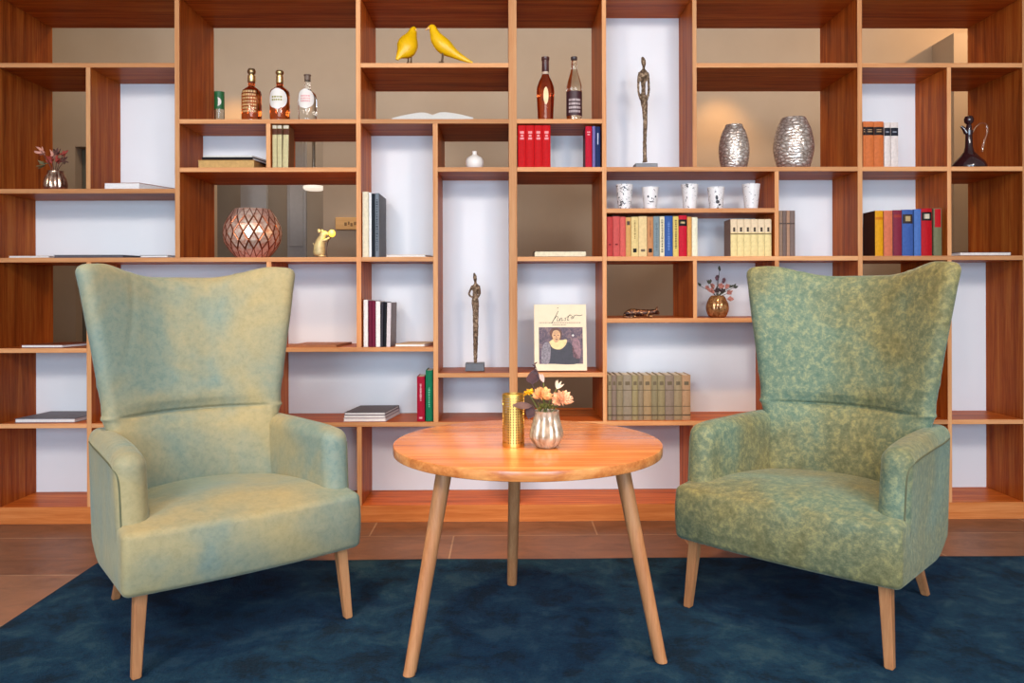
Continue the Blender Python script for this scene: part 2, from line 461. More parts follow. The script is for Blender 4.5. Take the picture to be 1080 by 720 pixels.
# ================================================================== ARMCHAIRS
def ch_back(bm):
    NS = 56
    S = [-1 + 2 * i / NS for i in range(NS + 1)]
    yc_t = [(.22, .53), (.43, .545), (.66, .608), (.9, .66), (1.18, .715)]
    w_t = [(.2, .225), (.45, .238), (.6, .254), (.70, .2675), (.80, .281), (.9, .294), (1.0, .308), (1.1, .322), (1.18, .336)]
    wd_t = [(.2, .03), (.5, .055), (.62, .07), (.75, .09), (.88, .113), (1.0, .13), (1.18, .148)]
    ss_t = [(.76, 1.02), (.80, .92), (.86, .80), (.95, .68), (1.05, .61), (1.2, .56)]
    def inner(s, z):
        a = abs(s); w = interp(w_t, z)
        x = w * s
        y = interp(yc_t, z) - interp(wd_t, z) * sm(.12, 1.35, a) / sm(.12, 1.35, 1.0)
        y -= .022 * sm(.40, .52, z) * (1 - sm(.60, .672, z)) * (1 - a ** 3)
        y -= .020 * sm(.672, .72, z) * (1 - sm(.85, 1.15, z)) * (1 - a * a)
        y += .014 * math.exp(-((z - .668) / .0065) ** 2) * (1 - a ** 5)
        if z > .76: y += .0045 * math.exp(-((a - interp(ss_t, z)) / .024) ** 2) * (1 - a ** 6)
        return x, y
    def thick(s, z):
        return lerp(lerp(.115, .10, sm(.6, 1.1, z)), .062, sm(.35, 1.0, abs(s)))
    zb = lambda s: .215
    def zt(s): return 1.146 + .046 * sm(.25, .98, abs(s))
    vs_ = [0, .1, .2, .26, .3, .34, .38, .41, .44, .46] + [.47 + .0035 * i for i in range(24)] + [.56, .58, .6] + [.6 + .4 * i / 14 for i in range(1, 15)]
    RT = .042
    rings = []
    lev = [(v, 0) for v in vs_] + [(1, u) for u in (.17, .34, .5, .66, .8, .9, .97)]
    for v, u in lev:
        pts_i, pts_o = [], []
        k = math.cos(u * PI / 2) if u < .99 else .05
        for s in S:
            ztop = zt(s) - RT
            zz = lerp(zb(s), ztop, v) + RT * math.sin(u * PI / 2)
            x, y = inner(s, min(zz, 1.18))
            e = .01; x1, y1 = inner(min(1, s + e), min(zz, 1.18)); x2, y2 = inner(max(-1, s - e), min(zz, 1.18))
            tx, ty = x1 - x2, (y1 - y2); L = math.hypot(tx, ty); nx_, ny_ = -ty / L, tx / L
            t = thick(s, zz)
            mx, my = x + nx_ * t / 2, y + ny_ * t / 2
            pts_i.append((mx - nx_ * t / 2 * k, my - ny_ * t / 2 * k, zz, tx / L, ty / L, t * k))
            pts_o.append((mx + nx_ * t / 2 * k, my + ny_ * t / 2 * k, zz))
        ring = [p[:3] for p in pts_i]
        def tip(pi, po, sg):
            out = []
            cx, cy = (pi[0] + po[0]) / 2, (pi[1] + po[1]) / 2
            hx, hy = (pi[0] - po[0]) / 2, (pi[1] - po[1]) / 2
            r = math.hypot(hx, hy)
            for q in range(1, 6):
                a = q / 6 * PI
                out.append((cx + hx * math.cos(a) + sg * pi[3] * r * math.sin(a), cy + hy * math.cos(a) + sg * pi[4] * r * math.sin(a), pi[2]))
            return out
        ring += tip(pts_i[-1], pts_o[-1], 1)
        ring += list(reversed(pts_o))
        ring += list(reversed(tip(pts_i[0], pts_o[0], -1)))
        if u:                                   # corners round off towards the top
            q = 1 - .06 * (1 - k)
            ring = [(x * q, y, z - .008 * (1 - math.cos(u * PI / 2)) * sm(.28, .36, abs(x))) for x, y, z in ring]
        rings.append([bm.verts.new(p) for p in ring])
    n = len(rings[0])
    for A, B in zip(rings, rings[1:]):
        for i in range(n): bm.faces.new((A[i], A[(i + 1) % n], B[(i + 1) % n], B[i]))
    bm.faces.new(list(reversed(rings[0])))
    top = rings[-1]                              # stitch the crest as quads
    m = len(S)
    inn = top[:m]; out = list(reversed(top[m + 5:m + 5 + m]))
    for i in range(m - 1): bm.faces.new((inn[i], inn[i + 1], out[i + 1], out[i]))
    bm.faces.new([inn[-1]] + top[m:m + 5] + [out[-1]]); bm.faces.new([out[0]] + top[2 * m + 5:] + [inn[0]])
def ch_seat(bm):
    H = (.359, .32, .1)
    def fn(p):
        t = (p.z + H[2]) / (2 * H[2]); y = p.y + H[1]; xn = p.x / H[0]
        bot = .249 - .06 * y / .64 + .06 * sm(.42, .66, y) ** 2
        top = .428 + .028 * (1 - xn * xn) * sm(0, .16, y) - .03 * sm(.2, .6, y) + .006 * sm(0, .08, y)
        yy = y - .014 * math.sin(PI * t) * sm(.25, 0, y) * (1 - .4 * xn * xn) - .022 * (1 - xn * xn) * (1 - sm(0, .3, y))
        xx = p.x * (1 + .008 * math.sin(PI * t)) * (1 - .17 * max(0, y - .03))
        return Vector((xx, yy + .012, lerp(bot, top, t)))
    rcube(bm, H, .021, 4, 12, fn)
ARM = (.045, .295, .2)
def arm_fn(p, sg):
    H = ARM
    u = (p.y + H[1]) / (2 * H[1]); t = (p.z + H[2]) / (2 * H[2])
    top = .634 - .006 * (1 - sm(0, .2, u)) - .004 * sm(.5, 1, u)
    bot = .235 - .05 * u + .075 * sm(.72, 1.0, u) ** 2
    z = lerp(bot, top, t)
    y = .05 + .63 * u + .045 * max(0, t) * max(0, 1 - u) ** 1.4
    x = .313 + p.x + .010 * t + (-.010 * math.sin(PI * max(0, min(1, u))) if p.x < 0 else 0)
    x *= 1 - .16 * max(0, y - .03)
    return Vector((sg * x, y, z))
def ch_arm(bm, sg):
    rcube(bm, ARM, .042, 6, 10, lambda p: arm_fn(p, sg))
def ch_leg(bm, tx, ty, tz, fx_, fy_):
    a, b = .0185, .0125
    lo = [bm.verts.new((fx_ + dx * b, fy_ + dy * b, RUGZ)) for dx, dy in ((-1, -1), (1, -1), (1, 1), (-1, 1))]
    hi = [bm.verts.new((tx + dx * a, ty + dy * a, tz)) for dx, dy in ((-1, -1), (1, -1), (1, 1), (-1, 1))]
    for i in range(4): bm.faces.new((lo[i], lo[(i + 1) % 4], hi[(i + 1) % 4], hi[i]))
    bm.faces.new(lo[::-1]); bm.faces.new(hi)
    bmesh.ops.bevel(bm, geom=list(bm.edges), offset=.003, segments=2, affect='EDGES')
def piping(bm, sg):
    """the outer seam: along the arm, over its front corner and down"""
    A = ARM; q = .042 * .29; pts = []
    for y in (.24, .15, .05, -.05, -.15, -.22): pts.append((A[0], y, A[2] - .042))
    pts += [(A[0] - q * .3, -A[1] + .030, A[2] - .046), (A[0] - q * .8, -A[1] + .016, A[2] - .062)]
    for z in (.10, .05, 0, -.04): pts.append((A[0] - q, -A[1] + q, z))
    sweep(bm, [(*arm_fn(Vector(p), sg), .003) for p in pts], 6, 4)
def armchair(label, loc, rz_, fab):
    t = thing('wingback_armchair', label, 'armchair', loc, rz_, 'sage green wing armchairs')
    bm = new(); ch_seat(bm); finish('seat', bm, fab, t, angle=60)
    bm = new(); ch_back(bm); finish('backrest', bm, fab, t, angle=80)
    for sg in (-1, 1):
        bm = new(); ch_arm(bm, sg); ar = finish('armrest', bm, fab, t, angle=80)
        bm = new(); piping(bm, sg); finish('piping', bm, M['piping'], ar)
    for sg in (-1, 1):
        bm = new(); ch_leg(bm, sg * .302, .062, .30, sg * .322, .036); finish('leg', bm, M['leg_wood'], t, angle=30)
        bm = new(); ch_leg(bm, sg * .22, .58, .235, sg * .24, .69); finish('leg', bm, M['leg_wood'], t, angle=30)
    return t
armchair('smooth pale sage velvet wing armchair left of the round table, beside the plain floor corner', (-.750, 2.336, 0), math.radians(38), M['velvet_smooth'])
armchair('mottled green crushed velvet wing armchair right of the round table', (.829, 2.385, 0), math.radians(-43.5), M['velvet_crushed'])

# ================================================================== TABLE
TZ = .622; TR = .415; TC = (.070, 2.425)
tb = thing('round_table', 'round orange-brown wooden coffee table with three splayed legs between the armchairs', 'table', (TC[0], TC[1], 0))
bm = new()
prof = [(0, TZ - .03), (TR - .006, TZ - .03), (TR - .001, TZ - .028), (TR, TZ - .024), (TR, TZ - .004), (TR - .001, TZ - .001), (TR - .004, TZ), (0, TZ)]
lathe(bm, prof, 96, close=False)
finish('tabletop', bm, M['table_wood'], tb, angle=30)
for px, py in ((432, 718), (697, 704), (540, 621.5)):
    g = G(px, py) - Vector((*TC, 0)); d = g.normalized()
    foot = g - d * .0; top = Vector((d.x * .30, d.y * .30, TZ - .028))
    f = Vector((foot.x, foot.y, RUGZ))
    bm = new()
    sweep(bm, [(*f, .0165), (*(f + (top - f) * .02), .0178), (*(f + (top - f) * .5), .0205), (*top, .0235)], 18, 2)
    for v in bm.verts: v.co.z = max(v.co.z, RUGZ)
    finish('leg', bm, M['leg_wood'], tb, angle=50)

# ================================================================== BOOKS
PAGE = plain('book_paper', (.72, .66, .55), .8, var=.06, scale=160)
WPAGE = plain('white_book_paper', (.78, .74, .72), .8, var=.05, scale=160)
BM = {}
def cm(rgb, rough=.55):
    k = (rgb, rough)
    if k not in BM: BM[k] = plain('book_cloth', tuple(c * (.82 if max(rgb) - min(rgb) > 90 else .92) for c in srgb(*rgb)[:3]) + (1,), rough, var=.10, scale=60, Specular_IOR_Level=.12)
    return BM[k]
BLACK = (28, 24, 24); CREAM = (226, 205, 160)
def book(px0, px1, pyt, lv, rgb, label, group=None, off=.012, dep=.135, marks=(), side=None, lean=0, rnd_sp=.22, name='book', cat='book'):
    pm = (px0 + px1) / 2; zb = Z[lv] + .0006
    x0, x1 = P(px0, pyt + 20, D + off).x, P(px1, pyt + 20, D + off).x
    h = P(pm, pyt, D + off).z - zb; w = x1 - x0 - .0008
    t = min(.003, w * .16); pr = []
    nseg = 6; sag = min(.006, rnd_sp * w * .5)
    for i in range(nseg + 1):
        a = i / nseg; pr.append((-w / 2 + w * a, -sag * math.sin(PI * a) + sag))
    outer = pr + [(w / 2, dep)]; outer = [(-w / 2, dep)] + outer
    inn = [(-w / 2 + t, dep)] + [(lerp(-w / 2 + t, w / 2 - t, i / nseg), -sag * math.sin(PI * i / nseg) + sag + t) for i in range(nseg + 1)] + [(w / 2 - t, dep)]
    bm = new()
    lo, hi = [], []
    for z in (0, h):
        lo.append([bm.verts.new((x, y, z)) for x, y in outer]); hi.append([bm.verts.new((x, y, z)) for x, y in inn])
    n = len(outer)
    for i in range(n - 1):
        mi = 0 if (i == 0 or i == n - 2) and side else 0
        f = bm.faces.new((lo[0][i], lo[0][i + 1], lo[1][i + 1], lo[1][i])); f.material_index = 1 if side and i in (0, n - 2) else 0
        f = bm.faces.new((hi[0][i + 1], hi[0][i], hi[1][i], hi[1][i + 1]))
        for k, fl in ((0, 1), (1, 0)):
            bm.faces.new((lo[k][i], hi[k][i], hi[k][i + 1], lo[k][i + 1]))
    for i in (0, n - 1): bm.faces.new((lo[0][i], lo[1][i], hi[1][i], hi[0][i]))
    mats = [cm(rgb)] + ([cm(side)] if side else [])
    o = finish(name, bm, mats, loc=((x0 + x1) / 2, D + off, zb), angle=30)
    if lean: o.rotation_euler = (0, math.radians(lean), 0)
    tag(o, label, cat, group)
    bm = new(); box(bm, -w / 2 + t, w / 2 - t, sag + t, dep - .004, .003, h - .003)
    finish('page_block', bm, PAGE, o, smooth=False)
    for mk in marks:                     # (z0,z1 as fractions of height, width fraction, colour[, kind])
        a, b, wf, c = mk[:4]; bm = new(); hw = w / 2 * wf
        if len(mk) > 4 and mk[4] == 'lines':
            r2 = random.Random(int(px0 * 10)); z = a
            while z < b:
                st = r2.uniform(.012, .03); q = hw * r2.uniform(.5, 1)
                box(bm, -q, q, -.0007, .0015 + sag * .3, h * z, h * min(b, z + st)); z += st + r2.uniform(.012, .02)
        else:
            ns = 4
            rows = []
            for z in (h * a, h * b):
                rows.append([bm.verts.new((lerp(-hw, hw, i / ns), sag - sag * math.sin(PI * (.5 + (i / ns - .5) * wf)) - .0006, z)) for i in range(ns + 1)] +
                            [bm.verts.new((lerp(hw, -hw, i / ns), sag - sag * math.sin(PI * (.5 + (.5 - i / ns) * wf)) + .0004, z)) for i in range(ns + 1)])
            A, B = rows; q = len(A)
            for i in range(q): bm.faces.new((A[i], A[(i + 1) % q], B[(i + 1) % q], B[i]))
            bm.faces.new(A[::-1]); bm.faces.new(B)
        finish('spine_label', bm, cm(c), o, smooth=False)['label'] = 'printed band on the spine'
    return o
# --- row of mixed books under the cups
row = [(640.2, 646.4, 228.5, (196, 66, 62), 'dull red cloth book at the pillar end of the mixed row under the cups', [(.28, .32, .4, (120, 30, 30))]),
       (646.6, 653.9, 228, (214, 90, 84), 'coral red book second from the left end of the mixed row', [(.28, .32, .4, (120, 30, 30))]),
       (654.1, 660.0, 228.5, (224, 98, 88), 'bright coral book left of the narrow tan striped spine', []),
       (660.2, 665.6, 229, (222, 166, 98), 'narrow tan book with a dark mark near the top of the spine', [(.80, .9, .6, (90, 70, 60))]),
       (665.8, 673.4, 228.5, (238, 206, 140), 'yellowish cream book with vertical lettering and a dark square at the foot', [(.10, .2, .5, BLACK), (.45, .9, .25, (150, 120, 70), 'lines')]),
       (673.6, 682.6, 228, (242, 208, 150), 'widest cream yellow book with a grey mark at its foot', [(.12, .18, .5, (120, 100, 80))]),
       (682.8, 689.1, 228.5, (206, 140, 92), 'tan brown book with a black square at its foot', [(.10, .2, .6, BLACK), (.48, .9, .25, (140, 80, 50), 'lines')]),
       (689.3, 695.7, 228, (128, 142, 146), 'grey blue book in the middle of the mixed row', [(.15, .85, .35, (100, 112, 118), 'lines')]),
       (695.9, 700.9, 228, (232, 214, 178), 'ivory book with dark vertical lettering left of the blue book', [(.1, .92, .45, (90, 80, 70), 'lines')]),
       (701.1, 709.7, 227.5, (58, 92, 158), 'medium blue book in the mixed row under the cups', [(.15, .85, .3, (110, 140, 200), 'lines')]),
       (709.9, 715.8, 228, (232, 200, 110), 'yellow book with dark lettering between the blue and the crimson book', [(.2, .92, .4, (110, 90, 60), 'lines')]),
       (716.0, 724.7, 227, (204, 24, 48), 'crimson book with a black and gold title label under the middle cup', [(.74, .90, .96, BLACK), (.80, .845, .6, (200, 170, 120))]),
       (724.9, 729.7, 228.5, (226, 158, 84), 'narrow orange book right of the crimson one', []),
       (729.9, 735.8, 229, (236, 226, 196), 'off-white book ending the mixed row under the cups', [])]
for a, b, y, c, lb, mk in row: book(a, b, y, '4', c, lb, 'mixed books under the cups', marks=mk)
# --- six cream volumes
posn = ['leftmost, dark sided', 'second from left', 'third from left', 'third from right', 'second from right', 'rightmost']
for i in range(6):
    a = 770.8 + i * 7.2
    book(a, a + 7.15, 231, '4', (238, 212, 150), posn[i] + ' of the six matching cream volumes under the rightmost cup', 'matching cream volumes',
         dep=.115, side=(150, 122, 108), rnd_sp=.3, marks=[(.64, .995, .99, (234, 206, 170)), (.59, .615, .98, (110, 84, 60)), (.66, .78, .32, (80, 66, 56))])
for i, (a, b) in enumerate(((822.0, 825.6), (825.8, 829.5), (829.7, 833.2), (833.4, 838.8))):
    book(a, b, 222, '4', [(150, 120, 100), (122, 100, 92), (176, 134, 108), (128, 106, 98)][i],
         ['light brown slim book against the upright under the large silver vase', 'dark taupe slim book second in the group of four', 'pinkish tan slim book third in the group of four', 'wider taupe book ending the group of four slim brown books'][i],
         'slim brown books', marks=[(.70, .73, .95, (90, 70, 62))], dep=.12)
# --- grey green set
eg = [640.8, 645.3, 650.6, 657.4, 666.8, 673.2, 678.8, 687.3, 694.2, 701.7, 711.2, 719.6, 728.8]
wd_ = ['first', 'second', 'third', 'fourth', 'fifth', 'sixth', 'seventh', 'eighth', 'ninth', 'tenth', 'eleventh', 'last']
for i in range(12):
    c = [(150, 134, 106), (140, 120, 106), (148, 132, 104), (152, 136, 116), (158, 142, 104), (150, 132, 108), (168, 140, 104), (142, 128, 98), (150, 134, 100), (144, 124, 108), (160, 138, 106), (186, 144, 108)][i]
    book(eg[i], eg[i + 1] - .15, 395.5, '7', c, '%s grey green antique volume from the left in the low row right of the table' % wd_[i] if i < 11 else 'pinkish brown volume ending the low row of grey green antique books',
         'grey green antique volumes', off=.02, dep=.15, rnd_sp=.5, marks=[(.10, .125, .97, (96, 78, 62)), (.30, .315, .97, (104, 86, 66)), (.66, .675, .97, (104, 86, 66)), (.78, .86, .55, (112, 96, 74))])
# --- right hand coloured row
rr = [(923.3, 931.9, 222, (240, 164, 24), 'yellow spined book with brown painted-shade sides starting the colourful row above the right armchair', [(.80, .86, .9, (216, 120, 20))], (84, 40, 22)),  # brown side colour paints the shade on this cover
      (932.6, 942.0, 222, (228, 122, 86), 'salmon pink book right of the yellow one', [], None),
      (942.6, 951.6, 221.5, (140, 46, 66), 'maroon book right of the salmon pink one', [(.84, .9, .9, (170, 60, 50))], (60, 50, 110)),
      (952.0, 963.6, 221, (70, 100, 168), 'wide blue book with a dark and gold title patch', [(.70, .90, .92, (60, 46, 44)), (.75, .86, .5, (190, 160, 110))], None),
      (964.4, 971.8, 220.5, (86, 122, 190), 'narrower lighter blue book left of the red one', [], None),
      (972.2, 983.6, 219.5, (196, 22, 34), 'red book with a black and white title patch in the colourful row', [(.74, .92, .92, BLACK), (.78, .88, .55, (214, 196, 170))], None),
      (985.0, 993.8, 219.5, (120, 116, 84), 'olive grey book with a red upper label ending the colourful row', [(.60, .985, .75, (200, 26, 34))], None)]
for a, b, y, c, lb, mk, sd in rr: book(a, b, y, '4', c, lb, 'colourful books above the right armchair', marks=mk, side=sd, dep=.13)
# --- orange and white trio
for i, (a, b) in enumerate(((910.4, 913.0), (913.2, 922.2), (922.4, 932.4))):
    book(a, b, 128, '3', (222, 118, 62), ['narrow orange book squeezed against the upright beside the orange pair', 'middle one of three orange books with black title bands', 'right orange book with black title band next to the white ones'][i],
         'orange books', marks=[(.70, .88, .99, (40, 28, 28)), (.765, .785, .6, (190, 150, 110)), (.81, .825, .6, (190, 150, 110))], dep=.12)
for i, (a, b) in enumerate(((932.8, 939.4), (939.8, 947.8))):
    book(a, b, 129, '3', (232, 214, 206), ['white book with black title band touching the orange books', 'white book with black title band at the free right end'][i], 'white books with black bands',
         marks=[(.70, .88, .99, (34, 34, 44)), (.77, .80, .6, (150, 150, 160))], dep=.12)
# --- red set and companions
for i in range(4):
    a = 546.2 + 8.65 * i
    o = book(a, a + 8.6, 132, '3', (206, 10, 18), ['leftmost', 'second from left', 'third from left', 'rightmost'][i] + ' of four identical bright red volumes below the cognac bottles', 'bright red volumes', dep=.125,
             marks=[(.80, .86, .5, (240, 150, 150)), (.73, .775, .35, (240, 150, 150)), (.66, .71, .5, (240, 150, 150))], side=(150, 6, 12))
book(617.4, 624.4, 133, '3', (200, 14, 46), 'single crimson book next to the navy books under the clear bottle', None, dep=.12, marks=[(.84, .87, .5, (230, 160, 160)), (.78, .81, .4, (230, 160, 160))], side=(96, 14, 34))
book(624.8, 627.8, 133, '3', (116, 104, 160), 'very thin lavender blue book between the crimson and navy ones', None, dep=.12)
book(628.0, 633.2, 133.5, '3', (26, 40, 84), 'navy book with a white title strip against the upright', None, dep=.12, marks=[(.56, .84, .22, (200, 200, 214))])
# --- three cream books with brown bands
for i, (a, b) in enumerate(((287.2, 291.8), (292.2, 297.3), (297.8, 303.8))):
    book(a, b, 132, '3', (206, 190, 142), ['left', 'middle', 'right, slightly tilted'][i] + ' one of three cream books with brown bands under the oval label bottle', 'cream books with brown bands', dep=.10, side=(150, 96, 58),
         marks=[(.78, .92, .99, (92, 52, 34)), (.93, .995, .9, (214, 200, 180))], lean=1.0 if i == 2 else 0)
# --- tall books beside the white panel
book(382.2, 388.5, 202, '4', (232, 216, 186), 'tall cream book against the upright left of the slender statue bay', None, dep=.16)
book(389.0, 391.8, 203, '4', (236, 232, 230), 'thin white book between tall cream and black books', None, dep=.16)
book(392.0, 395.2, 204, '4', (24, 28, 36), 'tall thin black book beside the grey one', None, dep=.18)
book(395.5, 399.6, 203.5, '4', (120, 126, 134), 'tall grey book with a patterned side ending the tall group', None, dep=.23, side=(110, 112, 116), marks=[(.1, .9, .5, (44, 48, 56), 'lines')])
# --- burgundy group
book(383.4, 388.0, 316, '5', (236, 226, 220), 'white book at the left end of the burgundy group', None, dep=.16)
book(388.3, 391.9, 317, '5', (104, 22, 48), 'left one of two thin burgundy books', 'burgundy books', dep=.16)
book(392.1, 395.9, 317, '5', (110, 24, 52), 'right one of two thin burgundy books', 'burgundy books', dep=.16)
book(396.3, 401.0, 317.5, '5', (238, 228, 224), 'white book between burgundy and black ones', None, dep=.16)
book(401.3, 403.6, 318.5, '5', (54, 50, 58), 'thin charcoal book leaning beside the white book', None, dep=.16, lean=1.2)
book(404.0, 406.6, 318.5, '5', (20, 20, 26), 'thin black book leaning beside the charcoal one', None, dep=.16, lean=1.2)
book(407.3, 411.6, 319, '5', (214, 202, 204), 'pale grey book with a grey cover ending the burgundy group', None, dep=.2, side=(150, 140, 140), lean=1.2)
# --- red and green pair
book(439.6, 447.8, 397, '7', (168, 20, 50), 'burgundy red book with white title beside the green one', None, off=.015, dep=.14, rnd_sp=.5, marks=[(.46, .84, .3, (226, 180, 186), 'lines'), (.06, .10, .4, (226, 160, 166))])
book(448.8, 456.4, 390.5, '7', (22, 112, 78), 'dark green tall book standing against the upright', None, off=.015, dep=.14, rnd_sp=.5, marks=[(.28, .66, .22, (120, 190, 160), 'lines')])

# --- lying books
def flat(px0, px1, pyt, pyb, base, rgb, label, off=.02, dep=.2, group=None, pages=WPAGE, rz_=0, cov=.0022, back_shift=0, name='book', cat='book', front_spine=False, px_wide=None):
    """book lying flat, fore-edge to the front; base is a z"""
    pm = (px0 + px1) / 2; Y = D + off
    x0, x1 = P(px0, pyb, Y).x, P(px1, pyb, Y).x
    h = max(.006, P(pm, pyt, Y).z - P(pm, pyb, Y).z); w = x1 - x0
    c = min(cov, h * .3)
    bm = new()
    s = back_shift
    def pl(z0, z1, y0, y1, xa, xb):
        vs = box(bm, xa, xb, y0, y1, z0, z1)
        for v in vs: v.co.x += s * (v.co.y / dep)
    pl(0, c, 0, dep, -w / 2, w / 2); pl(h - c, h, 0, dep, -w / 2, w / 2); pl(c, h - c, dep - c, dep, -w / 2, w / 2)
    if front_spine: pl(c, h - c, 0, c, -w / 2, w / 2)
    o = finish(name, bm, cm(rgb), loc=((x0 + x1) / 2, Y, base + .0006), smooth=False)
    o.rotation_euler = (0, 0, math.radians(rz_))
    tag(o, label, cat, group)
    bm = new(); vs = box(bm, -w / 2 + .003, w / 2 - .003, .002 if not front_spine else c, dep - c, c, h - c)
    for v in vs: v.co.x += s * (v.co.y / dep)
    finish('page_block', bm, pages, o, smooth=False)
    return o, base + .0006 + h
flat(109.5, 147, 191.2, 198.3, Z['3a'], (176, 112, 82), 'brown book lying flat with white page edges on the shelf right of the little vase', off=.03, dep=.24, back_shift=.10)
flat(9, 52, 269.8, 272, Z['4'], (206, 180, 160), 'thin pale booklet lying at the far left of the long shelf', off=.02)
flat(56.5, 130, 268.6, 271.6, Z['4'], (72, 70, 78), 'wide thin dark book lying on the long shelf above the left armchair', off=.02, dep=.24, pages=cm((96, 92, 98)), back_shift=.06)
flat(147.5, 177, 268.8, 271.4, Z['4'], (120, 110, 116), 'thin book with white page edge right of the wide dark book', off=.02, dep=.18, back_shift=.03)
flat(22, 66, 364.2, 367.4, Z['5'], (150, 80, 48), 'thin brown book lying on the shelf left of the left armchair', off=.03, dep=.22, back_shift=.06)
flat(15.5, 79, 442.5, 446.6, Z['7'], (128, 124, 132), 'grey covered magazine lying on the low shelf left of the left armchair', off=.03, dep=.24, back_shift=.03, name='magazine', cat='magazine')
z0 = Z['3']
_, z1 = flat(208.6, 268.5, 168.0, 176.4, z0, (206, 156, 92), 'thick tan book lying at the bottom of the small flat pile', off=.02, dep=.22, pages=cm((214, 168, 104)), cov=.003)
_, z1 = flat(213, 266.5, 164.9, 167.8, z1, (26, 20, 22), 'black book lying between the thick tan book and a thin white one', off=.02, dep=.26, back_shift=.05, front_spine=True)
flat(214, 266.5, 163.2, 164.8, z1, (224, 216, 206), 'thin white booklet lying on top of the black book', off=.02, dep=.24, back_shift=.05)
flat(304.5, 355, 362.8, 365, Z['5'], (186, 120, 82), 'thin brown book lying right behind the left armchair', off=.02, dep=.22, pages=cm((190, 130, 92)), back_shift=.03)
flat(416.5, 448, 361.8, 364.6, Z['5'], (214, 180, 140), 'thin cream booklet lying right of the burgundy group', off=.02, dep=.2, back_shift=.04)
flat(407, 449, 268.6, 271, Z['4'], (226, 204, 176), 'thin cream booklet lying right of the tall grey book', off=.02, dep=.2, back_shift=.03)
flat(563.5, 618.5, 264, 269.8, Z['4'], (70, 62, 56), 'thick cream paged book lying on the bare shelf above the portrait book', off=.02, dep=.2, cov=.0015, pages=cm((236, 220, 186)))
flat(1012.5, 1067, 264.4, 268.2, Z['4'], (34, 24, 24), 'flat book with black cover and white pages right of the colourful row', off=.02, dep=.22, back_shift=-.05, pages=cm((236, 222, 214)))
z = Z['7']
for i, (yb, yt, rgb, lb) in enumerate(((445.4, 441.8, (206, 196, 198), 'bottom magazine of the pile right of the left armchair'), (441.6, 438.6, (166, 150, 156), 'middle magazine of the pile right of the left armchair'), (438.4, 435.6, (96, 88, 92), 'topmost dark covered magazine of the pile right of the left armchair'))):
    _, z = flat(362 + i * .5, 407 - i * .4, yt, yb, z, rgb, lb, off=.02, dep=.235, back_shift=.035, name='magazine', cat='magazine', group='pile of magazines')
# --- open book
Y = D + .03
xc = P(456, 120, Y).x; w1 = P(456, 120, Y).x - P(413.5, 120, Y).x; w2 = P(499, 120, Y).x - xc
hh = P(456, 118, Y).z - Z['2']
t = thing('open_book', 'open white book lying spread on the shelf under the yellow birds', 'book', (xc, Y, Z['2'] + .0005))
for sg, w in ((-1, w1), (1, w2)):
    bm = new(); n = 10; A, B = [], []
    for i in range(n + 1):
        u = i / n; x = sg * w * u
        zt_ = hh * (.55 + .45 * math.sin(min(1, u * 3.2) * PI / 2)) * (1 - .78 * u ** 1.6 if sg < 0 else 1 - .72 * u ** 1.8) + .002
        A.append([bm.verts.new((x, y, zt_)) for y in (0, .19)]); B.append([bm.verts.new((x, y, .003)) for y in (0, .19)])
    for i in range(n):
        bm.faces.new((A[i][0], A[i + 1][0], A[i + 1][1], A[i][1])); bm.faces.new((B[i][1], B[i + 1][1], B[i + 1][0], B[i][0]))
        bm.faces.new((B[i][0], B[i + 1][0], A[i + 1][0], A[i][0])); bm.faces.new((A[i][1], A[i + 1][1], B[i + 1][1], B[i][1]))
    for i in (0, n): bm.faces.new((A[i][0], A[i][1], B[i][1], B[i][0]))
    finish('page_block', bm, plain('matte_page_paper', (.60, .56, .51), .8, var=.06, scale=160), t, angle=40)
bm = new(); box(bm, -w1 - .003, w2 + .003, -.003, .193, 0, .0028); finish('cover', bm, cm((70, 56, 50)), t, smooth=False)

# --- portrait book
Y0 = D + .045
a = P(563.7, 392, Y0); b = P(619.2, 392, Y0); hb = P(590, 322, Y0 + .05).z - Z['6']
W_, T_ = b.x - a.x, .028; tilt = math.radians(8)
t = thing('portrait_book', 'large cream art book with a portrait cover and black handwriting leaning upright on the shelf', 'book', ((a.x + b.x) / 2, Y0, Z['6'] + .0008 + T_ * math.sin(tilt)))
t.rotation_euler = (-tilt, 0, 0)
Hb = hb / math.cos(tilt)
bm = new()
box(bm, -W_ / 2, W_ / 2, 0, .003, 0, Hb, .0006); box(bm, -W_ / 2, W_ / 2, T_ - .003, T_, 0, Hb, .0006); box(bm, -W_ / 2, -W_ / 2 + .003, .003, T_ - .003, 0, Hb)
finish('cover', bm, plain('cream_dust_jacket', srgb(238, 212, 176), .5, var=.03), t, smooth=False)
bm = new(); box(bm, -W_ / 2 + .003, W_ / 2 - .003, .003, T_ - .003, .003, Hb - .003); finish('page_block', bm, PAGE, t, smooth=False)
def U(px, py): return (-W_ / 2 + (px - 563.7) / 55.5 * W_, Hb * (392.2 - py) / 70.2)
x0_, zb_ = U(568.7, 385); x1_, zt_ = U(615.2, 346.3)
k = N('painted_backdrop'); nz = k.noise(k.coords((1, 1, 1)), 34, 5, .7, 1.5)
k.color(k.ramp(nz, [(.3, srgb(48, 30, 40)), (.5, srgb(92, 66, 80)), (.7, srgb(150, 110, 100))])); k.set(Roughness=.5)
bm = new(); box(bm, x0_, x1_, -.0012, .0005, zb_, zt_); pic = finish('cover_picture', bm, k.m, t, smooth=False)
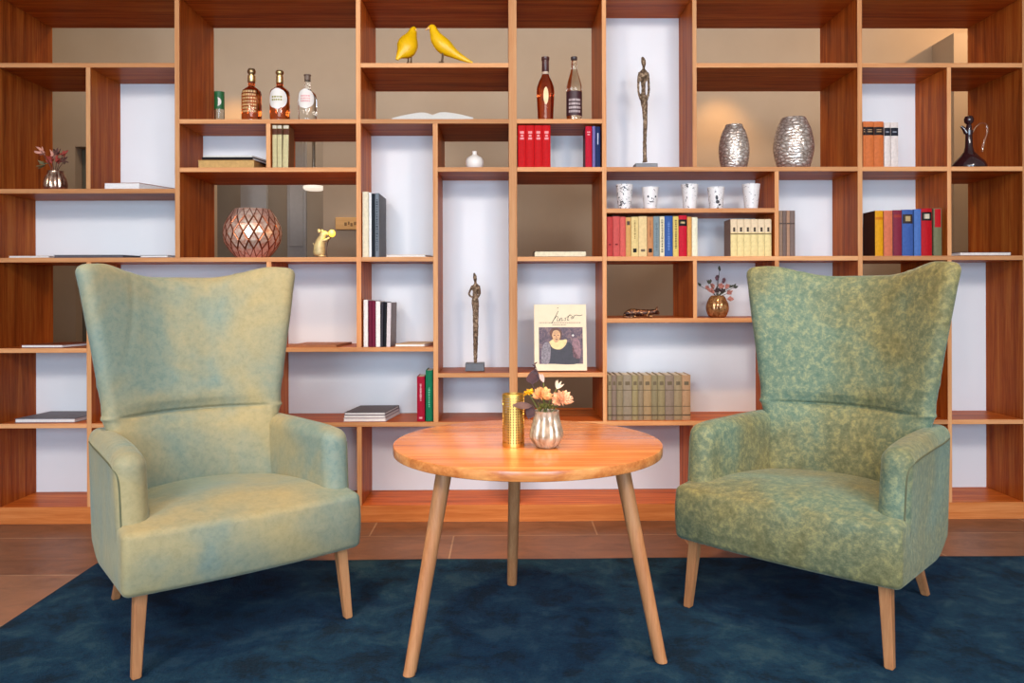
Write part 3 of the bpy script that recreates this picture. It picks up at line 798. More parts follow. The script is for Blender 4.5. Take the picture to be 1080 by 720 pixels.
def blob(pts, y, mm, nm):
    bm = new(); q = [U(*p) for p in pts]
    q = catmull(q + [q[0]], 5)[:-1]
    A = [bm.verts.new((x, y, z)) for x, z in q]; B = [bm.verts.new((x, -.0004, z)) for x, z in q]
    bm.faces.new(A); bm.faces.new(B[::-1])
    for i in range(len(A)): bm.faces.new((A[i], B[i], B[(i + 1) % len(A)], A[(i + 1) % len(A)]))
    finish(nm, bm, mm, pic, smooth=False)
skin = plain('painted_skin', srgb(214, 160, 110), .5, var=.2, scale=90); skin2 = plain('painted_light_skin', srgb(240, 204, 140), .5, var=.12, scale=70)
gown = plain('painted_dark_gown', srgb(40, 30, 42), .5, var=.5, scale=80); slv = plain('painted_grey_sleeve', srgb(130, 116, 122), .5, var=.4, scale=120)
hair = plain('painted_hair', srgb(96, 48, 30), .5, var=.3, scale=80)
blob([(582, 358), (580, 352), (583, 347.5), (588, 347), (592.5, 350), (593, 357), (590, 362), (584, 362)], -.0016, hair, 'painted_hair')
blob([(577, 384.6), (578, 372), (582, 363), (592, 366), (600, 362), (606, 370), (610, 384.6)], -.0018, gown, 'painted_gown')
blob([(571, 380), (572, 368), (576, 362), (580, 364), (581, 372), (579, 384), (572, 384.5)], -.0020, slv, 'painted_sleeve')
blob([(579.5, 362), (584, 359), (592, 360), (598, 359.5), (597, 365), (592, 369.5), (586, 369.5), (582, 367)], -.0022, skin2, 'painted_neckline')
blob([(582.5, 355), (584, 350.5), (588, 349.5), (591, 352), (591.2, 357), (588.5, 362), (585, 361.5)], -.0026, skin, 'painted_face')
for pts, nm in (([(584, 355), (585.2, 354.4), (586.2, 355), (585.2, 355.5)], 'painted_eye'), ([(588, 354.8), (589, 354.2), (590, 354.8), (589, 355.3)], 'painted_eye'), ([(585.8, 359.2), (587.2, 358.7), (588.6, 359.1), (587.2, 359.9)], 'painted_mouth')):
    blob(pts, -.0030, plain('painted_features', srgb(104, 48, 36), .5), nm)
blob([(586.6, 355.5), (587.3, 355.4), (588, 357.4), (586.6, 357.6)], -.0030, plain('painted_nose', srgb(186, 122, 80), .5), 'painted_nose')
blob([(605, 378), (603.5, 366), (606, 358), (611, 360), (613, 372), (611, 380)], -.0018, plain('painted_mauve', srgb(140, 98, 104), .5, var=.4, scale=90), 'painted_flowers')
blob([(603.5, 355), (604.8, 353.8), (606, 355), (604.8, 356.4)], -.0020, plain('painted_white', srgb(226, 214, 206), .5), 'painted_highlight')
bm = new()
def stroke(pts, r=.0011):
    q = [U(*p) for p in pts]; sweep(bm, [(x, -.0006, z, r, r * .5) for x, z in q], 6, 5)
stroke([(588.6, 326), (589.6, 325.4)], .0016)
stroke([(589.5, 329), (587, 334), (584.5, 338.5), (582.6, 342)], .0015)
stroke([(584.5, 338.5), (588, 334.5), (589, 336), (588.2, 339.5), (590, 339)])
stroke([(591, 336.5), (590.6, 340), (592, 337), (593.5, 336.6), (593.2, 339.5), (595, 338.5)])
stroke([(596, 337.5), (597.5, 336.2), (597, 339), (595.6, 339.2)])
stroke([(602, 332.5), (600, 336), (599.4, 339), (601, 338.2)])
stroke([(598.5, 336), (601, 334), (604, 333.4)])
stroke([(603, 336.5), (604.6, 334.6), (604.8, 336.8), (603.2, 337.4)])
stroke([(605.5, 337), (606.5, 334.2), (609, 333.4), (612, 334), (615.2, 333.2)], .0013)
finish('handwriting', bm, plain('black_ink', (.02, .018, .018), .6), t)
bm = new()
r2 = random.Random(3)
for base_y, xa, xb, hh_ in ((341.5, 569, 613.5, .55), (343.8, 583, 598, .5)):
    x = xa
    while x < xb:
        w = r2.uniform(.7, 1.6); p, q = U(x, base_y + hh_), U(min(xb, x + w), base_y - hh_)
        box(bm, p[0], q[0], -.0006, .0004, p[1], q[1]); x += w + .5
finish('small_print', bm, plain('grey_ink', srgb(180, 150, 128), .6), t, smooth=False)
# ================================================================== OBJECTS ON THE SHELVES
def metal(name, col, rough=.25, var=.15, scale=60): return plain(name, col, rough, 1.0, var, scale)
def glass(name, col, rough=.04, ior=1.45):
    k = N(name); k.set(Base_Color=(*col, 1), Roughness=rough); k.b.inputs['Transmission Weight'].default_value = 1; k.b.inputs['IOR'].default_value = ior
    return k.m
class On:
    """local frame of a thing standing on a shelf: pixels of the photograph's scale to metres around its foot"""
    def __init__(s, px, lv, off=.06):
        s.px, s.Y, s.z = px, D + off, Z[lv] + .0006
        s.x = P(px, CY - 100, s.Y).x; s.x = P(px, 310 - (s.z - CAM_H) * F_PX / s.Y, s.Y).x
        s.k = s.Y / F_PX; s.py = None
        # row of pixels where the foot stands
        a = P(px, 200, s.Y).z; b = P(px, 300, s.Y).z
        s.py = 200 + (a - s.z) / ((a - b) / 100.0)
        s.loc = (s.x, s.Y, s.z)
    def v(s, px, py, y=0.0): return ((px - s.px) * s.k, y, (s.py - py) * s.k)
    def prof(s, pts): return [(max(0, r) * s.k, max(0, (s.py - py) * s.k)) for r, py in pts]
    def r(s, px): return px * s.k
def lathe_part(name, on, pts, m, parent, n=32, mod=None, smooth=True, angle=45, close=True, dx=0):
    bm = new(); lathe(bm, on.prof(pts), n, mod, cx=dx * on.k, close=close); return finish(name, bm, m, parent, smooth=smooth, angle=angle)

GOLD = metal('warm_gold_metal', (.75, .52, .22), .3)
AMBER = glass('amber_spirit_glass', (.62, .13, .022)); CLEAR = glass('clear_bottle_glass', (.93, .95, .95)); COG = glass('cognac_glass', (.60, .11, .03))
LABELW = plain('white_label_paper', (.80, .72, .66), .6, var=.05); PINK = plain('pink_label_print', srgb(226, 150, 150), .6); OLIVE = plain('olive_label_print', srgb(150, 140, 60), .6)
def curved_plate(name, r, a0, a1, z0, z1, m, parent, oval=False, th=.0008, n=12, ad=0):
    """a label wrapped on a round bottle, angles about -y (towards the room)"""
    bm = new(); rows = []
    nz = 10 if oval else 1
    for j in range(nz + 1):
        v = j / nz; z = lerp(z0, z1, v)
        q = math.sqrt(max(.02, 1 - (2 * v - 1) ** 2)) if oval else 1
        out, inn = [], []
        for i in range(n + 1):
            a = -PI / 2 + (ad) + lerp(a0, a1, i / n) * q + (1 - q) * 0
            out.append(bm.verts.new(((r + th) * math.cos(a), (r + th) * math.sin(a), z))); inn.append(bm.verts.new(((r - .0002) * math.cos(a), (r - .0002) * math.sin(a), z)))
        rows.append((out, inn))
    for (o1, i1), (o2, i2) in zip(rows, rows[1:]):
        for i in range(n):
            bm.faces.new((o1[i], o1[i + 1], o2[i + 1], o2[i])); bm.faces.new((i1[i + 1], i1[i], i2[i], i2[i + 1]))
        bm.faces.new((o1[0], o2[0], i2[0], i1[0])); bm.faces.new((o1[n], i1[n], i2[n], o2[n]))
    for (o1, i1) in (rows[0], rows[-1]):
        for i in range(n): bm.faces.new((o1[i], i1[i], i1[i + 1], o1[i + 1]))
    return finish(name, bm, m, parent, angle=50)
def print_lines(on, r, py0, py1, half, m, parent, rows=3, seed=1, ad=0):
    r2 = random.Random(seed)
    bm = new()
    for i in range(rows):
        z = (on.py - lerp(py0, py1, (i + .5) / rows)) * on.k; h = abs(py1 - py0) / rows * .3 * on.k
        a = -half
        while a < half:
            w = r2.uniform(.08, .2)
            p = []
            for aa in (a, min(half, a + w)):
                c = -PI / 2 + ad + aa; p.append((c, aa))
            vs = []
            for zz in (z - h, z + h):
                for c, _ in p: vs.append(((r + .0012) * math.cos(c), (r + .0012) * math.sin(c), zz))
            vb = [((x) * .985, y * .985, zz) for x, y, zz in vs]
            A = [bm.verts.new(q) for q in vs]; B = [bm.verts.new(q) for q in vb]
            bm.faces.new((A[0], A[1], A[3], A[2])); bm.faces.new((B[0], B[2], B[3], B[1]))
            for i0, i1 in ((0, 1), (1, 3), (3, 2), (2, 0)): bm.faces.new((A[i1], A[i0], B[i0], B[i1]))
            a += w + .07
    finish('label_print', bm, m, parent, smooth=False)

# three decanter bottles
SPIRITS = 'decanter bottles in the left bay'
on = On(265.5, '2', .07); t = thing('whiskey_bottle', 'amber whiskey bottle with gold lettering on the glass, leftmost of three ball-stoppered bottles', 'bottle', on.loc, 0, SPIRITS)
body = lambda on, top, m: lathe_part('bottle_glass', on, [(8.5, on.py), (10, on.py - 1), (10.3, on.py - 4), (10.3, on.py - 29), (9.5, on.py - 32.5), (6, on.py - 35.5), (3.6, on.py - 37.5), (3.4, top), (0, top)], m, t)
body(on, 84, AMBER); lathe_part('neck_band', on, [(3.7, 87), (4, 86.6), (4, 80.2), (3.6, 80)], GOLD, t)
lathe_part('stopper', on, [(2.4, 80.2), (2.4, 79.4), (4, 77.4), (4.3, 75.4), (3.4, 73), (0, 72)], metal('bronze_stopper', (.40, .26, .13), .3), t)
print_lines(on, on.r(10.3), 97, 121, .75, plain('gold_print', (.62, .36, .14), .4), t, 7, 5)
on = On(295.2, '2', .07); t = thing('whiskey_bottle', 'amber whiskey bottle with white oval label, middle of three ball-stoppered bottles', 'bottle', on.loc, 0, SPIRITS)
body(on, 84, AMBER); lathe_part('neck_band', on, [(3.5, 88), (3.7, 87.6), (3.6, 80.6), (3.2, 80.4)], GOLD, t)
lathe_part('stopper', on, [(2.4, 80.5), (2.4, 80), (4, 78.2), (4.3, 76.5), (3.4, 74.8), (0, 74)], metal('gold_stopper', (.55, .40, .18), .3), t)
lb = curved_plate('oval_label', on.r(10.3), -1.05, 1.05, (on.py - 117) * on.k, (on.py - 95.5) * on.k, LABELW, t, True)
print_lines(on, on.r(10.5), 103, 109, .55, OLIVE, lb, 2, 2)
on = On(324.4, '2', .07); t = thing('gin_bottle', 'clear bottle with white oval label and dark stopper, rightmost of the three decanter bottles', 'bottle', on.loc, 0, SPIRITS)
lathe_part('bottle_glass', on, [(7.5, on.py), (9.2, on.py - 1), (9.6, on.py - 4), (9.6, on.py - 26), (8.8, on.py - 29), (5.5, on.py - 32), (3.2, on.py - 34), (3.0, 85.6), (0, 85.6)], CLEAR, t)
lathe_part('stopper', on, [(2.6, 85.6), (3.2, 85.2), (3.2, 80.4), (3.8, 80), (3.6, 79), (0, 78.8)], plain('dark_brown_cork', (.16, .10, .07), .5), t)
lb = curved_plate('oval_label', on.r(9.6), -1.0, 1.0, (on.py - 116.5) * on.k, (on.py - 96) * on.k, LABELW, t, True)
print_lines(on, on.r(9.8), 102, 110, .5, PINK, lb, 3, 3)
# tumbler with a green label at the back of the same shelf
on = On(231.5, '2', .36); t = thing('tumbler', 'small glass with dark green label at the far left back of the bottle shelf', 'glass', on.loc)
lathe_part('tumbler_glass', on, [(4.6, on.py), (5, on.py - .5), (5.2, 97), (4.7, 97), (4.4, on.py - 2.5), (0, on.py - 2.2)], CLEAR, t, close=False)
lb = curved_plate('label', on.r(5.15), -1.5, 1.5, (on.py - 116) * on.k, (on.py - 97.5) * on.k, plain('green_label', srgb(24, 96, 50), .5), t)
curved_plate('label_mark', on.r(5.3), .1, .7, (on.py - 113) * on.k, (on.py - 104) * on.k, LABELW, lb, True)

# two tall spirit bottles
on = On(575.4, '2', .06); t = thing('cognac_bottle', 'reddish amber cognac bottle with dark brown capsule, left of the pair', 'bottle', on.loc, 0, 'tall bottles right of the double upright')
b = on.py
lathe_part('bottle_glass', on, [(7.2, b), (8.2, b - .6), (8.4, b - 8), (9.2, b - 24), (9.5, b - 31), (9.0, b - 36), (7, b - 42), (4.6, b - 46.5), (3.4, b - 50), (3.2, b - 60), (0, b - 60)], COG, t)
lathe_part('capsule', on, [(3.5, 76), (3.8, 75.6), (3.7, 64), (4.2, 63.5), (4.2, 60.5), (0, 60.2)], plain('dark_capsule', (.075, .022, .018), .35), t)
lathe_part('neck_ring', on, [(3.3, 79), (3.7, 78.6), (3.7, 76.2), (3.3, 76)], plain('cream_ring', (.6, .42, .3), .4), t)
lb = curved_plate('label', on.r(9.4), -.28, .28, (b - 112) * on.k, (b - 94) * on.k, plain('pale_gold_label', srgb(236, 196, 140), .35), t, True)
curved_plate('label', on.r(8.75), -.5, .5, (b - 107.5) * on.k, (b - 106.5) * on.k, plain('dark_line', (.12, .03, .02), .5), t)
on = On(605.6, '2', .06); t = thing('spirit_bottle', 'clear long-necked bottle with dark purple label, right of the pair', 'bottle', on.loc, 0, 'tall bottles right of the double upright')
lathe_part('bottle_glass', on, [(7.2, b), (8.1, b - .6), (8.2, 96), (7.9, 91), (6.2, 84), (4, 77), (3, 72), (2.8, 63), (0, 63)], glass('pale_amber_glass', (.92, .84, .72)), t)
lathe_part('capsule', on, [(3, 63.5), (3.4, 63), (3.4, 60.2), (0, 60)], plain('black_capsule', (.05, .03, .03), .4), t)
lb = curved_plate('label', on.r(8.15), -1.57, 1.57, (b - 123.2) * on.k, (b - 97.5) * on.k, plain('dark_plum_label', srgb(62, 28, 34), .5), t, n=24)
print_lines(on, on.r(8.25), 105, 121, .8, plain('pale_print', (.55, .42, .40), .5), lb, 4, 9)

# faceted bowl
on = On(266.5, '4', .12); bowl = None
bm = new(); NF = 18
lev = [(16, on.py), (23.6, on.py - 8.6), (28.2, on.py - 17.2), (29.6, on.py - 25.8), (28.2, on.py - 34.4), (24, on.py - 43), (18.3, on.py - 51.5)]
def pt(j, i, f=1.0):
    r, py = lev[j]; a = 2 * PI * (i + .5 * (j % 2)) / NF
    return bm.verts.new((f * r * on.k * math.cos(a), f * r * on.k * math.sin(a), (on.py - py) * on.k))
rows = [[pt(j, i) for i in range(NF)] for j in range(len(lev))]
NJ = len(lev); rq = random.Random(2)
for j in range(NJ):
    for i in range(NF):
        L, Rr = rows[j][i], rows[j][(i + 1) % NF]
        o_ = i + (j % 2)                                    # the vertex half way between, on the rows above and below
        lo = rows[j - 1][o_ % NF] if j > 0 else None
        up = rows[j + 1][o_ % NF] if j < NJ - 1 else None
        if j % 2 == 0:
            lo = rows[j - 1][i] if j > 0 else None; up = rows[j + 1][i] if j < NJ - 1 else None
        vs = [q for q in (L, lo, Rr, up) if q]
        if len(vs) == 4:                                    # a diamond, dished a little towards its centre
            c = sum((q.co for q in vs), Vector()) / 4
            iv = []
            for q in vs:
                w_ = q.co.lerp(c, .20); iv.append(bm.verts.new((w_.x * 1.022, w_.y * 1.022, w_.z)))
            for a_ in range(4): bm.faces.new((vs[a_], vs[(a_ + 1) % 4], iv[(a_ + 1) % 4], iv[a_])).material_index = 1
            cv = bm.verts.new((c.x * 1.034, c.y * 1.034, c.z))
            for a_ in range(4): bm.faces.new((iv[a_], iv[(a_ + 1) % 4], cv))
        else: bm.faces.new(vs)
inner = [[bm.verts.new((v.co.x * .92, v.co.y * .92, max(v.co.z, .012))) for v in r] for r in (rows[-1], rows[3], rows[0])]
for A, B in ((rows[-1], inner[0]), (inner[0], inner[1]), (inner[1], inner[2])):
    for i in range(NF): bm.faces.new((A[i], A[(i + 1) % NF], B[(i + 1) % NF], B[i]))
bm.faces.new(rows[0][::-1]); bm.faces.new(inner[2])
k_ = N('rose_copper_mirror'); k_.set(Metallic=.7, Roughness=.30); k_.color(k_.ramp(k_.noise(k_.coords(), 60, 2), [(.35, (.80, .42, .29, 1)), (.6, (.96, .74, .62, 1))]))
o = finish('bowl', bm, [k_.m, metal('dark_copper_borders', (.36, .11, .05), .3)], smooth=False, loc=on.loc)  # each diamond gets a border in a darker copper than its facets
tag(o, 'faceted rose copper globe bowl with mirror-like diamond facets on the long shelf', 'bowl')

# mouse lamp
on = On(339, '4', .05); t = thing('mouse_lamp', 'golden standing mouse figurine lamp holding a small lit yellow bulb', 'lamp', on.loc)
MG = plain('golden_resin', (.60, .45, .20), .45, .15, .3)
bm = new()
sweep(bm, [(*on.v(337, 270.8), .004), (*on.v(337, 268.5), on.r(5.4)), (*on.v(336.8, 262), on.r(6.0)), (*on.v(338, 255), on.r(5.0)), (*on.v(340, 250), on.r(3.6)), (*on.v(341.5, 247), on.r(3.6)), (*on.v(344, 246.5), on.r(2.6)), (*on.v(346.5, 247.4), on.r(.8))], 14, 4)
for sx, y in ((-2.6, -.011), (-.4, .011)): ball(bm, on.v(339.5 + sx, 243.6, y), on.r(2.2), 10, (.8, .45, 1))
for y in (-.012, .012):
    sweep(bm, [(*on.v(341, 254, y), on.r(1.7)), (*on.v(344.5, 253, y * 1.1), on.r(1.3)), (*on.v(347.5, 251, y * .5), on.r(1.1))], 8, 4)
    ball(bm, on.v(339.5, 270, y), on.r(2.2), 10, (1.8, .8, .55))
finish('mouse_body', bm, MG, t, angle=80)
bm = new(); sweep(bm, [(*on.v(333, 269.5, .01), on.r(1)), (*on.v(330.5, 266, .012), on.r(.9)), (*on.v(331.5, 260, .012), on.r(.8)), (*on.v(329.5, 256, .012), on.r(.5))], 8, 5); finish('tail', bm, MG, t)
bm = new(); sweep(bm, [(*on.v(346.8, 252.2), on.r(1.3)), (*on.v(348.4, 249.6), on.r(1.6))], 10, 2)
finish('lamp_socket', bm, plain('brown_socket', (.12, .06, .03), .4), t)
bm = new(); sweep(bm, [(*on.v(346.6, 252.4, .003), on.r(.5)), (*on.v(344.5, 258, .012), on.r(.5)), (*on.v(343.5, 265, .014), on.r(.5)), (*on.v(344, 270.6, .02), on.r(.5))], 6, 4)
finish('cord', bm, plain('brown_cord', (.10, .05, .03), .5), t)
GL = N('bulb_glow'); GL.b.inputs['Base Color'].default_value = (1, .7, .15, 1); GL.b.inputs['Emission Color'].default_value = (1, .56, .03, 1); GL.b.inputs['Emission Strength'].default_value = 1.6
bm = new(); ball(bm, on.v(350.2, 246.2), on.r(3.7), 16, (1, 1, 1.05)); finish('bulb', bm, GL.m, t)
BULB = Vector(on.loc) + Vector(on.v(350.2, 246.2))

# yellow birds
YEL = plain('yellow_lacquer', srgb(236, 182, 8), .38, var=.06); BRN = plain('dark_bird_leg', (.12, .06, .02), .4)
BIRDS = 'yellow bird figurines'
on = On(466, '1', .10); t = thing('bird_figurine', 'yellow bird figurine facing left with long sloping tail, right one of the pair', 'bird figurine', on.loc, 0, BIRDS)
def S(pts, n=18, k=5): 
    bm = new(); sweep(bm, pts, n, k); return bm
bm = S([(*on.v(498.5, 66.0), on.r(.8), on.r(.7)), (*on.v(492, 63.4), on.r(2.4), on.r(1.5)), (*on.v(480, 57.2), on.r(4.8), on.r(4.4)), (*on.v(469, 49.5), on.r(8.4), on.r(7.8)), (*on.v(461.5, 41.5), on.r(7.2), on.r(6.8)), (*on.v(458, 34), on.r(4.8), on.r(4.8)), (*on.v(456, 29.6), on.r(3.9), on.r(3.6)), (*on.v(453.3, 29.2), on.r(2.4), on.r(2.2)), (*on.v(452.2, 29.6), on.r(1.3), on.r(1.2))])
finish('bird_body', bm, YEL, t, angle=80)
bm = new(); sweep(bm, [(*on.v(453, 29.6), on.r(1.6)), (*on.v(451, 30.6), on.r(1.2)), (*on.v(448.6, 32.2), on.r(.3))], 10, 3); finish('beak', bm, plain('pale_beak', srgb(226, 176, 110), .4), t)
for y in (-.012, .012):
    bm = new(); sweep(bm, [(*on.v(467, 57, y), on.r(1)), (*on.v(466.5, 63, y), on.r(.8)), (*on.v(466, 66, y), on.r(1))], 8, 2); sweep(bm, [(*on.v(468.5, 66.1, y), on.r(.6)), (*on.v(463, 66.1, y), on.r(.6))], 6, 1)
    finish('leg', bm, BRN, t)
on = On(432, '1', .12); t = thing('bird_figurine', 'yellow bird figurine with back to the room, head turned right, left of the pair', 'bird figurine', on.loc, 0, BIRDS)
bm = S([(*on.v(420.2, 66.3, -.05), on.r(1.6), on.r(.8)), (*on.v(422.5, 61.5, -.04), on.r(3.8), on.r(3)), (*on.v(428.2, 54, -.018), on.r(10), on.r(9)), (*on.v(431.0, 45.5, 0), on.r(10.4), on.r(9.2)), (*on.v(434.0, 36.5, .012), on.r(5.8), on.r(5.6)), (*on.v(435.8, 30.8, .014), on.r(3.8), on.r(3.7)), (*on.v(437.4, 30.2, .014), on.r(2.6), on.r(2.4)), (*on.v(438.2, 30.6, .014), on.r(1.3), on.r(1.2))])
finish('bird_body', bm, YEL, t, angle=80)
bm = new(); sweep(bm, [(*on.v(437.4, 30.4, .014), on.r(1.6)), (*on.v(438.8, 31, .012), on.r(1.1)), (*on.v(440.3, 32.4, .010), on.r(.3))], 10, 3); finish('beak', bm, plain('pale_beak', srgb(226, 176, 110), .4), t)
for x in (430.5, 433.6):
    bm = new(); sweep(bm, [(*on.v(x, 57, .004), on.r(1)), (*on.v(x, 63, .004), on.r(.8)), (*on.v(x, 66, .004), on.r(1))], 8, 2); sweep(bm, [(*on.v(x - 1, 66.1, -.006), on.r(.6)), (*on.v(x + .8, 66.1, .02), on.r(.6))], 6, 1)
    finish('leg', bm, BRN, t)

# little white bud vase
on = On(500.6, '3', .07); bm = new(); b = on.py
lathe(bm, on.prof([(7, b), (8.4, b - 1), (9.4, b - 5), (9.4, b - 9), (8, b - 12), (4.5, b - 14), (2.5, b - 15.2), (2.2, b - 17.6), (2.7, b - 18.8), (1.8, b - 18.8), (1.5, b - 15), (0, b - 14.8)]), 28)
o = finish('bud_vase', bm, plain('white_porcelain', (.80, .72, .66), .3, var=.03), loc=on.loc, angle=60)
tag(o, 'small round white bud vase with a tiny neck alone on its shelf', 'vase')

# bronze statues
BRZ = N('rough_bronze'); v_ = BRZ.coords(); n1 = BRZ.noise(v_, 70, 5, .7); n2 = BRZ.noise(v_, 220, 3)
BRZ.color(BRZ.ramp(n1, [(.36, (.07, .042, .026, 1)), (.5, (.24, .15, .09, 1)), (.64, (.58, .42, .28, 1))])); BRZ.set(Metallic=.75, Roughness=.42); BRZ.bump(n1, .9, .01)
PLN = plain('grey_plinth_metal', (.10, .095, .10), .4, .4)
def statue(label, on, base, parts, vox):
    t = thing('bronze_figurine', label, 'statue', on.loc, 0, 'slender bronze figures')
    x0, x1, h = base; bm = new(); box(bm, -(x1 - x0) / 2 * on.k, (x1 - x0) / 2 * on.k, -.035, .035, 0, h * on.k, .002)
    finish('pedestal', bm, PLN, t, smooth=False)
    bm = new()
    for p in parts: sweep(bm, p, 10, 4)
    o = finish('figure', bm, BRZ.m, t, angle=180)
    m = o.modifiers.new('fuse', 'REMESH'); m.mode = 'VOXEL'; m.voxel_size = vox; m.use_smooth_shade = True
    tx = bpy.data.textures.new('rough_casting', 'CLOUDS'); tx.noise_scale = .012
    d = o.modifiers.new('casting', 'DISPLACE'); d.texture = tx; d.strength = .004; d.mid_level = .5
    return t
on = On(680.5, '3', .055); R = on.r; v = on.v
statue('tall slender bronze figure with folded arms on grey plinth in the tall white bay', on, (669, 692.5, 4.5), [
    [(*v(680.4, 171), R(3.2)), (*v(680.2, 168), R(2.2)), (*v(680, 150), R(1.9)), (*v(680.6, 130), R(2.3)), (*v(680.2, 116), R(2.9)), (*v(679.4, 107), R(3.8), R(3)), (*v(679, 100), R(2.5), R(2.6)), (*v(678.8, 90), R(2.3), R(2.4)), (*v(678.8, 81), R(3.6), R(2.8)), (*v(679, 76), R(4.4), R(2.6)), (*v(679, 73), R(1.8)), (*v(679.2, 70.5), R(1.5)), (*v(679.2, 67), R(2.4), R(2.6)), (*v(678.6, 63), R(2.3), R(2.6)), (*v(677.8, 60), R(1))],
    [(*v(675.2, 76.5), R(1.8)), (*v(673.6, 84), R(1.35)), (*v(673.6, 96), R(1.2)), (*v(675.6, 104), R(1.2)), (*v(677.6, 107, -.012), R(1.1))],
    [(*v(682.8, 76.5), R(1.8)), (*v(684.2, 84), R(1.35)), (*v(684.4, 96), R(1.2)), (*v(682.8, 104), R(1.2)), (*v(680.6, 108, -.012), R(1.1))]], .0032)
on = On(501, '6', .10); R = on.r; v = on.v
statue('slender bronze lady figure with hands on hips on grey block, left of the portrait book', on, (491, 511, 8.5), [
    [(*v(501.4, 386), R(2.4)), (*v(501.4, 382), R(1.8)), (*v(501.6, 365), R(2.4)), (*v(501.8, 345), R(2.9)), (*v(501.8, 328), R(3.2)), (*v(501.4, 318), R(3.9), R(3.2)), (*v(501.2, 312), R(2.4), R(2.2)), (*v(501.6, 306), R(3.0), R(2.4)), (*v(502, 301.5), R(3.7), R(2.2)), (*v(501.8, 299), R(1.6)), (*v(501.6, 297), R(1.3)), (*v(501.4, 294.5), R(1.9), R(2.2)), (*v(501, 291.5), R(1.9), R(2.2)), (*v(500.2, 287.6), R(.7))],
    [(*v(498.8, 301.4), R(1.4)), (*v(496.4, 306), R(1.2)), (*v(494.8, 310), R(1.1)), (*v(497, 312.6), R(1)), (*v(499.8, 314), R(1))],
    [(*v(505.2, 301.4), R(1.4)), (*v(506, 306), R(1.2)), (*v(506, 310), R(1.1)), (*v(504.8, 312.6), R(1)), (*v(503, 314), R(1))]], .0028)

# cups
def cup_mat(seed, thr):
    k = N('marked_white_ceramic'); a = k.noise(k.coords(loc=(seed, seed, seed)), 62, 3, .6, 1.6)
    k.color(k.ramp(a, [(thr, (.03, .025, .03, 1)), (thr + .05, (.80, .74, .72, 1))])); k.set(Roughness=.35); return k.m
cl = ['leftmost white cup with dense dark scribbles on the small shelf', 'second white cup from the left, with a face-like drawing', 'middle white cup, mostly plain with thin marks', 'second white cup from the right, with a bold black mark', 'rightmost white cup, faintly patterned']
for i, (px, top, thr, sd) in enumerate(((658.6, 194.8, .41, 1.7), (685.7, 197.8, .30, 5.1), (727.4, 194.6, .33, 9.3), (755.2, 197.6, .37, 12.2), (792.2, 194.4, .32, 3.3))):
    on = On(px, '3c', .07); t_ = on.py; wt = 9.0 if i != 4 else 9.4
    bm = new(); lathe(bm, on.prof([(6.2, t_), (6.7, t_ - .4), (wt, top), (wt - .8, top), (6, t_ - 2), (0, t_ - 2)]), 28, close=True)
    o = finish('cup', bm, cup_mat(sd, thr), loc=on.loc, angle=40); tag(o, cl[i], 'cup', 'white patterned cups')
    if i in (1, 3):
        bm = new()
        def dot(a, py, da, dh):
            z = (on.py - py) * on.k; r = lerp(6.7, wt, (on.py - py) / (on.py - top)) * on.k
            ball(bm, (r * math.sin(a), -r * math.cos(a), z), on.r(1), 8, (da, .35, dh))
        if i == 1:
            dot(-.42, 208, 1.1, 1.3); dot(.55, 208, 1, 1.2); dot(.05, 213.6, 2.6, .5); dot(.05, 210, .5, .9)
        else:
            dot(-.15, 209, 1.4, 2.6); dot(-.05, 213.5, 2.0, 2.0); dot(.25, 216.5, 1.6, 1.0); dot(-.3, 203, .6, .8)
        finish('painted_drawing', bm, plain('black_glaze', (.03, .025, .03), .35), o)

# hammered silver vases
SIL = N('hammered_silver'); SIL.set(Metallic=.72, Roughness=.34)
vo = SIL.n('ShaderNodeTexVoronoi', feature='DISTANCE_TO_EDGE', Scale=1.0); SIL.l(SIL.coords((34, 34, 66)), vo.inputs['Vector'])
SIL.color(SIL.ramp(vo.outputs['Distance'], [(.0, (.26, .17, .13, 1)), (.06, (.58, .47, .40, 1)), (.3, (.84, .75, .69, 1))]))
SIL.bump(vo.outputs['Distance'], .45, .010)
def hammered(on, pts, label, NC):
    pr = on.prof(pts); z0, z1 = pr[0][1], pr[-1][1]; dz = on.r(3.05); prof = []
    nzz = int((z1 - z0) / dz * 5)
    for i in range(nzz + 1):
        z = lerp(z0, z1, i / nzz); r = interp([(b_, a_) for a_, b_ in pr], z); prof.append((r, z))
    cm_ = catmull([(r, z) for r, z in pr], 8)
    prof = [(interp([(z, r) for r, z in cm_], z), z) for _, z in prof]
    def mod(a, z, r):
        row = math.floor(z / dz); f = z / dz - row
        ph = a * NC / (2 * PI) + .5 * (row % 2) + .35 * math.sin(row * 2.1)
        c = ph - math.floor(ph)
        return r + on.r(.30) * (math.sin(PI * f) ** .7 * (.35 + .65 * math.sin(PI * c) ** .6)) - on.r(.1)
    bm = new(); lathe(bm, prof + [(prof[-1][0] * .86, prof[-1][1]), (prof[len(prof) // 2][0] * .9, prof[len(prof) // 2][1]), (prof[0][0] * .8, on.r(2)), (0, on.r(2))], NC * 6, lambda a, z, r: mod(a, z, r))
    o = finish('hammered_vase', bm, SIL.m, loc=on.loc, angle=50); tag(o, label, 'vase', 'hammered silver vases'); return o
on = On(774.2, '3', .10); b = on.py
hammered(on, [(11.5, b), (13.8, b - 5), (15.6, b - 17), (15.3, b - 27), (12.8, b - 38), (9.5, b - 45), (8.6, b - 47.5)], 'smaller hammered silver egg-shaped vase, left of the pair', 20)
on = On(837, '3', .10); b = on.py
hammered(on, [(14.5, b), (17, b - 5), (20.2, b - 18), (20.4, b - 28), (17.6, b - 42), (13.6, b - 51.5), (12.4, b - 54.5)], 'larger hammered silver egg-shaped vase, right of the pair', 24)

